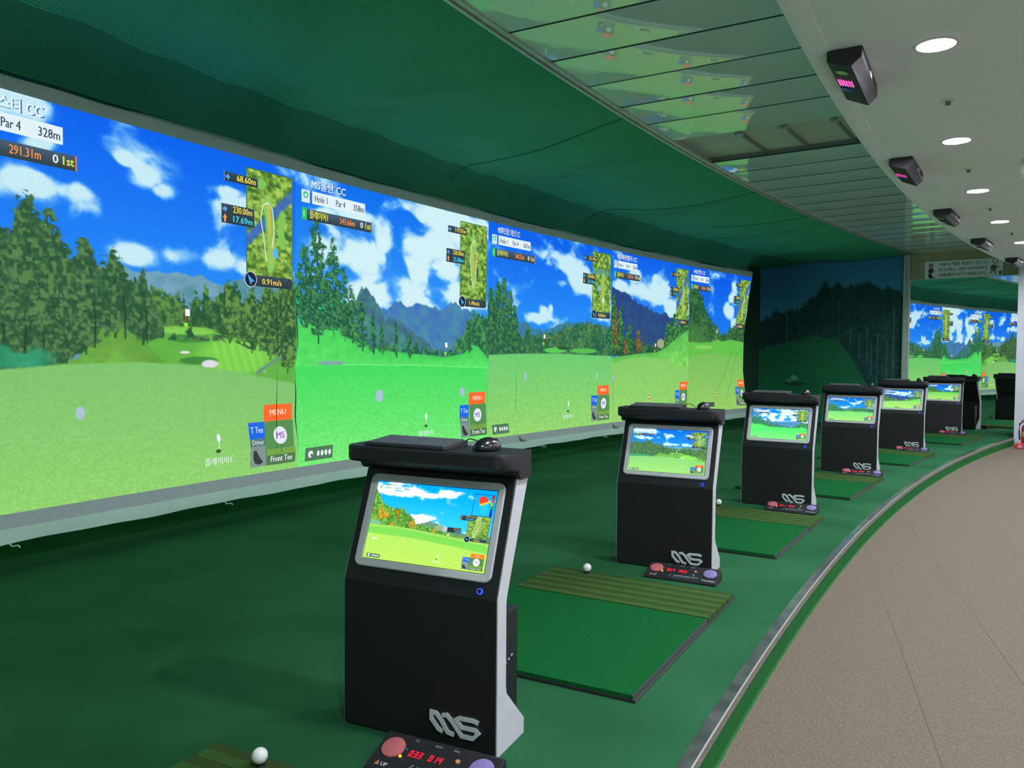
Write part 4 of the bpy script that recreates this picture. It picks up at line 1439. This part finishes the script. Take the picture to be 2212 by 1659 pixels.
def make_mouse():
    o = empty('computer_mouse')
    bm = bmesh.new()
    bmesh.ops.create_uvsphere(bm, u_segments=20, v_segments=12, radius=1)
    for v in bm.verts:
        z = v.co.z
        v.co = Vector((v.co.x * .052, v.co.y * .031 * (1 + .12 * v.co.x), (z * .038 + .004) if z > 0 else max(z * .036, -.1) * .12 + .004))
    from_bm('shell', bm, M_BLACKG, o, True, True)
    box('wheel', -.038, -.024, -.004, .004, .026, .037, M_RUBBER, o, True, .002)
    return o


kb, ms = make_keyboard(), make_mouse()
KBS = []
MLBL = ['first', 'second', 'third', 'fourth', 'fifth', 'sixth']
for i in range(6):
    a = kb if i == 0 else copy_tree(kb)
    x, y, z = xf(i, .052, .036, .9045)
    place(a, x, y, z, R_(KIOSK[i][2] + (2 if i % 2 else -1.0)))
    tag(a, 'black computer keyboard on top of the %s kiosk from the camera' % MLBL[i], 'keyboard', 'keyboards on the kiosks')
    b = ms if i == 0 else copy_tree(ms)
    x, y, z = xf(i, .465 + .004 * (i % 3), .105, .9045)
    place(b, x, y, z, R_(KIOSK[i][2] + 245 + 9 * i))
    tag(b, 'glossy black mouse on top of the %s kiosk from the camera' % MLBL[i], 'mouse', 'mice on the kiosks')
    KBS.append(a)
for i, a in enumerate(KBS):
    if i < 2:
        pts = [xf(i, .345, .165, .917), xf(i, .365, .175, .930), xf(i, .385, .185, .924), xf(i, .40, .198, .9075)]
        tube('cable', [Vector(p) for p in pts], .0022, M_RUBBER, a, False, 5)

# ------------------------------------------------------------------ ball dispensers' control boxes
CPROF = [(-.222, 0), (-.222, .010), (-.216, .014), (-.094, .058), (-.086, .058), (-.072, .0)]
CS = math.atan2(.044, .122)


def con(u, s, off):
    """point on the sloped control face, s metres up from its front edge"""
    return (u, -.216 + s * math.cos(CS) - off * math.sin(CS), .014 + s * math.sin(CS) + off * math.cos(CS))


def make_controller(i, digits):
    o = empty('ball_control_box')
    prism('case', CPROF, .238, .628, M_BLACKM, o, .002)
    for u, m, nm in ((.288, M_RED, 'red_button'), (.580, M_PURPLE, 'purple_button')):
        M0 = Matrix.Translation(con(u, .078, 0)) @ Matrix.Rotation(CS, 4, 'X')
        lathe(nm, [(0, .008), (.031, .0075), (.036, .005), (.037, -.004), (0, -.004)], m, o, True, 28, M0)
    su = lambda a, b, off: con(.238 + .39 * a, .133 * (1 - b), off)
    bm = bmesh.new()
    co, fs = TEXTS[digits]
    k = .024 / .72
    hgt = .022
    base = len(bm.verts)
    # seven-segment digits
    seg = {'0': 'abcdef', '1': 'bc', '2': 'abged', '3': 'abgcd', '4': 'fgbc', '5': 'afgcd', '6': 'afgedc', '7': 'abc', '8': 'abcdefg', '9': 'abcdfg'}
    px = .345
    for ch in digits:
        if ch == ' ':
            px += .020
            continue
        w_, h_, t_ = .011, .022, .0032
        R2 = {'a': (0, h_ - t_, w_, h_), 'g': (0, h_ / 2 - t_ / 2, w_, h_ / 2 + t_ / 2), 'd': (0, 0, w_, t_), 'f': (0, h_ / 2, t_, h_), 'b': (w_ - t_, h_ / 2, w_, h_), 'e': (0, 0, t_, h_ / 2), 'c': (w_ - t_, 0, w_, h_ / 2)}
        for q in seg[ch]:
            a0, b0, a1, b1 = R2[q]
            vv = [bm.verts.new(con(px + a + b * .12, .062 + b, .0012)) for a, b in ((a0, b0), (a1, b0), (a1, b1), (a0, b1))]
            bm.faces.new(vv)
        px += .0155
    from_bm('digit_display', bm, M_LED, o, True)
    L = Layer(su, .39, .133, .0010, .0001)
    L.text('UP', .115, .93, .10, (200, 210, 215)).poly([(.06, .93), (.085, .80), (.105, .93)], (190, 110, 90))
    L.text('DOWN', .83, .93, .09, (190, 205, 205)).poly([(.79, .83), (.82, .83), (.805, .93)], (120, 190, 170))
    L.text('JOOYOUNG GOLF', .40, .83, .085, (170, 185, 195)).line([(.34, .86), (.37, .72)], .002, (170, 185, 195))
    L.text('TEE', .26, .12, .05, (150, 165, 170)).text('SPEED', .44, .14, .05, (150, 165, 170)).text('BALL', .60, .14, .05, (150, 165, 170))
    L.rect(.34, .90, .62, .915, (120, 130, 140))
    L.build('lettering', M_SIGN, o, True)['kind'] = 'stuff'
    for u, s, m, nm, rr in ((.325, .055, M_AMBER, 'amber_lamp', .0045), (.332, .082, M_TEAL, 'green_lamp', .003), (.500, .085, M_PEACH, 'reset_button', .0075), (.496, .050, M_TEAL, 'start_button', .0075)):
        M0 = Matrix.Translation(con(u, s, 0)) @ Matrix.Rotation(CS, 4, 'X')
        lathe(nm, [(0, .004), (rr * .8, .004), (rr, .002), (rr, -.002), (0, -.002)], m, o, True, 12, M0)
    if i == 0:
        vv = [con(u, s, .0016) for u, s in ((.470, .012), (.490, .012), (.496, .045), (.476, .045))] + [con(u, s, .0004) for u, s in ((.470, .012), (.490, .012), (.496, .045), (.476, .045))]
        mesh('green_tape', vv, [(0, 1, 2, 3), (4, 5, 6, 7), (0, 1, 5, 4), (1, 2, 6, 5), (2, 3, 7, 6), (3, 0, 4, 7)], M_TAPE, o, True)
    x, y, t = KIOSK[i]
    place(o, x, y, 0, R_(t))
    tag(o, 'black control box with red and purple buttons at the foot of the %s kiosk' % MLBL[i], 'control box', 'control boxes at the kiosks')
    return o


for i, d in enumerate(['033 014', '027 003', '041 022', '018 009', '052 031', '066 040']):
    make_controller(i, d)

# ------------------------------------------------------------------ hitting mats, balls
MATF = [152.71, 149.82, 146.93, 143.95, 140.62, 137.0]
MAT_NAME = ['before the first kiosk', 'in front of the second kiosk', 'in front of the third kiosk', 'in front of the fourth kiosk', 'in front of the fifth kiosk', 'in front of the sixth kiosk']
for i, f0 in enumerate(MATF):
    m = empty('hitting_mat', P(46.0, f0 + .9))
    tag(m, 'green hitting mat with a brown striped strip ' + MAT_NAME[i], 'golf mat', 'hitting mats in the bays')
    ra, rb = 45.565, 46.56
    fs_, fm, fe = f0, f0 + .54, f0 + 1.73
    radial_box('base_tray', ra - .001, rb, fs_ - .01, fe + .014, .0005, .008, M_BLACKM, m)
    radial_box('stance_turf', ra + .012, rb, fm + .006, fe, .008, .022, M_MAT, m)
    n = 10
    for q in range(n):
        a, b = fs_ + (fm - fs_) * q / n, fs_ + (fm - fs_) * (q + 1) / n
        h = .0255 if q % 2 else .024
        radial_box('turf_ridge', ra + .004, rb, a, b, .008, h, M_RIDGE_A if q % 2 else M_RIDGE_B, m)
    radial_box('edge_strip', ra - .005, ra - .001, fs_ - .01, fe + .016, .0005, .012, M_MATEDGE, m)
    radial_box('edge_strip', ra + .007, ra + .011, fm + .01, fe + .006, .008, .0225, M_MATEDGE, m)
    if i < 3:
        ft, rt = f0 + .06, 46.343
        tee = empty('rubber_tee', P(rt, ft, .024))
        tag(tee, 'black rubber tee under the ball before the %s kiosk' % MLBL[i], 'tee', 'rubber tees')
        lathe('tee_tube', [(.017, 0), (.015, .003), (.0115, .006), (.0115, .011), (.0125, .013), (.0085, .013), (.0085, 0), (.017, 0)], M_RUBBER, tee, True, 16)
        bm = bmesh.new()
        bmesh.ops.create_icosphere(bm, subdivisions=4, radius=.0225)
        b = from_bm('golf_ball', bm, M_BALL, None, True, True)
        b.location = Vector(P(rt, ft, .024 + .013 + .0205))
        tag(b, 'white golf ball on the tee before the %s kiosk' % MLBL[i], 'golf ball', 'teed golf balls')
# dimples as fine relief
nt = M_BALL.node_tree
vo = nt.nodes.new('ShaderNodeTexVoronoi')
vo.inputs['Scale'].default_value = 320
bp_ = nt.nodes.new('ShaderNodeBump')
bp_.inputs['Strength'].default_value = .35
bp_.inputs['Distance'].default_value = .001
tc = nt.nodes.new('ShaderNodeTexCoord')
nt.links.new(tc.outputs['Object'], vo.inputs['Vector'])
nt.links.new(vo.outputs['Distance'], bp_.inputs['Height'])
nt.links.new(bp_.outputs['Normal'], nt.nodes['Principled BSDF'].inputs['Normal'])

# ------------------------------------------------------------------ ceiling fittings
def make_downlight():
    o = empty('downlight')
    lathe('trim_ring', [(.079, .0), (.079, -.006), (.092, -.006), (.096, -.002), (.096, .0)], M_RING, o, True, 32)
    lathe('lens', [(0, -.002), (.079, -.002), (.079, .0), (0, .0)], M_LAMP, o, True, 32)
    return o


dl = make_downlight()
first = True
ORD = {149.68: 'largest bright round ceiling lamp, beside the first black sensor box', 147.33: 'second bright round ceiling lamp counted from the top of the picture', 144.98: 'third bright round ceiling lamp counted from the top of the picture',
       142.63: 'fourth bright round ceiling lamp counted from the top of the picture', 140.29: 'small bright ceiling lamp cut by the picture edge near the mirror'}
for row, (rr, fl) in enumerate(((44.745, [154.37, 152.03, 149.68, 147.33, 144.98, 142.63, 140.29, 137.95]), (42.5, [154.4, 151.4, 148.4, 145.4, 142.4, 139.4, 136.4]), (40.3, [153, 149, 145, 141, 137]))):
    for ff in fl:
        d = dl if first else copy_tree(dl)
        first = False
        x, y, z = P(rr, ff, Z_WHITE - .0005)
        place(d, x, y, z, 0)
        tag(d, ORD.get(ff, 'round recessed ceiling lamp over the aisle outside the picture') if row == 0 else 'round recessed ceiling lamp over the aisle outside the picture', 'ceiling lamp', 'recessed lamps over the aisle')
for ff, nm in ((148.52, 'first'), (146.145, 'second'), (143.78, 'third'), (141.49, 'fourth')):
    s = empty('sprinkler_head', P(44.735, ff, Z_WHITE))
    tag(s, 'small sprinkler head on the ceiling after the %s lamp' % nm, 'sprinkler', 'sprinkler heads between the lamps')
    lathe('cover_plate', [(0, -.001), (.036, -.001), (.034, -.006), (0, -.008)], M_RING, s, True, 20)
    lathe('nozzle', [(0, -.006), (.012, -.007), (.012, -.020), (.016, -.024), (.004, -.028), (0, -.028)], M_METAL_FACE, s, True, 12)

SNAME = ['first', 'second', 'third', 'fourth', 'fifth']


def make_sensor():
    """long shell under the ceiling: x along the aisle away from the camera, y towards the bays"""
    o = empty('shot_sensor')
    bm = bmesh.new()
    h, wdt, ln = .085, .150, .64
    near = [(0, -wdt / 2, 0), (0, wdt / 2, 0), (0, wdt / 2, -h * .62), (0, -wdt * .18, -h), (0, -wdt / 2, -h * .55)]
    far = [(ln * .93, -wdt / 2, 0), (ln * .93, wdt / 2, 0), (ln, wdt / 2, -h * .5), (ln, -wdt * .22, -h * 1.05), (ln, -wdt / 2, -h * .55)]
    a = [bm.verts.new(p) for p in near]
    b = [bm.verts.new(p) for p in far]
    bm.faces.new(a)
    bm.faces.new(b[::-1])
    for q in range(5):
        bm.faces.new((a[q], a[(q + 1) % 5], b[(q + 1) % 5], b[q]))
    bmesh.ops.bevel(bm, geom=list(bm.edges), offset=.003, segments=1, affect='EDGES')
    sh = from_bm('shell', bm, M_SENSOR, o, True)
    p2, p3 = Vector((0, wdt / 2, -h * .62)), Vector((0, -wdt * .18, -h))
    e = (p3 - p2)
    nrm = Vector((0, e.z, -e.y)).normalized()
    if nrm.z > 0:
        nrm = -nrm

    def fp(x, t, off=.002):
        return Vector((x, 0, 0)) + p2 + e * t + nrm * off
    bm = bmesh.new()
    for r in range(6):
        for q in range(7):
            c0 = fp(.245 + q * .0135, .16 + r * .115)
            bmesh.ops.create_icosphere(bm, subdivisions=1, radius=.0042, matrix=Matrix.Translation(c0))
    from_bm('infrared_array', bm, M_IR, sh, True)
    for x, m, nm, t, ra in ((.12, M_LENS_G, 'camera_lens', .5, .030), (.40, M_LENS_B, 'camera_lens', .35, .030), (.55, M_LENS_G, 'status_lamp', .7, .010)):
        vs = [fp(x, t, .003) + Vector((ra * math.cos(k * .3927), 0, 0)) + e.normalized() * ra * math.sin(k * .3927) for k in range(16)]
        vs += [v - nrm * .004 for v in vs]
        mesh(nm, vs, [tuple(range(16)), tuple(range(16, 32))] + [(k, (k + 1) % 16, 16 + (k + 1) % 16, 16 + k) for k in range(16)], m, sh, True)
    box('side_label', .30, .36, -wdt / 2 - .0022, -wdt / 2 - .001, -.045, -.020, M_PAPER, sh, True)
    return o


sens = make_sensor()
for i, ff in enumerate([149.87, 146.95, 144.01, 141.13, 138.25]):
    s = sens if i == 0 else copy_tree(sens)
    if i:
        for q in [q for q in bpy.data.objects if q.parent and q.parent.parent == s and q.name.startswith('infrared')]:
            q.data = q.data.copy()
            q.data.materials[0] = M_IRLOW if i == 1 else M_SENSOR
    x, y, z = P(45.105, ff, Z_WHITE - .0005)
    a = math.atan2(-math.cos(R_(ff)), math.sin(R_(ff)))      # direction of falling angle
    place(s, x, y, z, math.atan2(-math.cos(R_(ff)), math.sin(R_(ff))))
    tag(s, ['black ceiling sensor box with a glowing pink light array, the largest', 'black ceiling sensor box second along the ceiling edge', 'black ceiling sensor box third along the ceiling edge', 'black ceiling sensor box fourth along the ceiling edge',
            'black ceiling sensor box above the white pillar by the sign'][i], 'sensor', 'shot sensors along the ceiling edge')

# small white louvred unit hanging from the ceiling at the picture edge
u = empty('louvre_unit', (3.655, 5.62, Z_WHITE))
tag(u, 'small white ceiling unit with dark louvres at the picture edge', 'ceiling unit')
box('housing', -.09, .09, -.07, .07, -.10, 0, M_RING, u, True, .012)
for q in range(6):
    box('louvre', -.06 + q * .021, -.052 + q * .021, -.074, -.068, -.075, -.02, M_RUBBER, u, True)
box('lower_window', -.085, .085, -.066, .066, -.125, -.10, mat('clear_green', (.35, .45, .38), .1), u, True, .01)

# ------------------------------------------------------------------ fire extinguisher by the pillar
ex, ey = 7.62, 11.80
fe = empty('fire_extinguisher', (ex, ey, Z_AISLE))
tag(fe, 'red fire extinguisher in a red stand in front of the white pillar', 'fire extinguisher')
rot = math.atan2(-ey, -ex)
FM = Matrix.Rotation(rot + math.pi / 2, 4, 'Z')
box('stand', -.15, .15, -.10, .10, 0, .075, M_FIRE, fe, True, .008, FM)
lathe('cylinder', [(0, .03), (.072, .03), (.075, .05), (.075, .30), (.066, .335), (.035, .36), (.022, .37), (.022, .385), (0, .385)], M_FIRE, fe, True, 28)
su = lambda a, b, off: FM @ Vector((-.14 + .28 * a, -.1005 - off, .068 - .06 * b))
L = Layer(su, .28, .06, .001, .0004)
L.text('소화기', .06, .85, .62, (200, 225, 240), fit=.85)
L.build('stand_lettering', M_SIGN, fe, True)


def cyl_patch(name, a0, a1, z0, z1, r, m):
    vs, fs = [], []
    for k in range(9):
        a = a0 + (a1 - a0) * k / 8
        vs += [(r * math.cos(a), r * math.sin(a), z0), (r * math.cos(a), r * math.sin(a), z1)]
        if k:
            fs.append((2 * k - 2, 2 * k - 1, 2 * k + 1, 2 * k))
    return mesh(name, vs, fs, m, fe, True)


cyl_patch('yellow_label', rot - 1.0, rot - .35, .175, .25, .0758, M_YELLOW)
cyl_patch('white_label', rot - .33, rot + .9, .175, .25, .0758, M_PAPER)
box('valve', -.016, .016, -.016, .016, .385, .41, M_RING, fe, True, .003)
tube('lever', [(0, 0, .41), (-.02, .0, .43), (-.07, .0, .425), (-.085, 0, .405)], .007, M_FIRE, fe, True, 8)
tube('carry_handle', [(0, 0, .40), (-.05, 0, .395), (-.09, 0, .385)], .007, M_FIRE, fe, True, 8)
side = Vector((math.cos(rot - math.pi / 2), math.sin(rot - math.pi / 2), 0))
tube('hose', [Vector((0, 0, .395)) + side * .01, Vector((0, 0, .40)) + side * .06, Vector((0, 0, .36)) + side * .098, Vector((0, 0, .25)) + side * .104, Vector((0, 0, .12)) + side * .092], .010, M_RUBBER, fe, True, 8)

# notice on the pillar
pn = P(45.16, 136.42)
nf = 136.42
nsurf = lambda a, b, off: P(45.105 - .16 * a, nf + .003 + off / 45 * 57.3, 1.62 - .16 * b)
pnote = tag(empty('pillar_lettering', P(45.05, nf, 1.55)), 'dark Korean letter on the white pillar at the picture edge', 'lettering')
L = Layer(nsurf, .16, .16, .001, .0002)
L.text('오', .0, .78, .6, (30, 32, 60))
L.build('letter', M_SIGN, pnote)
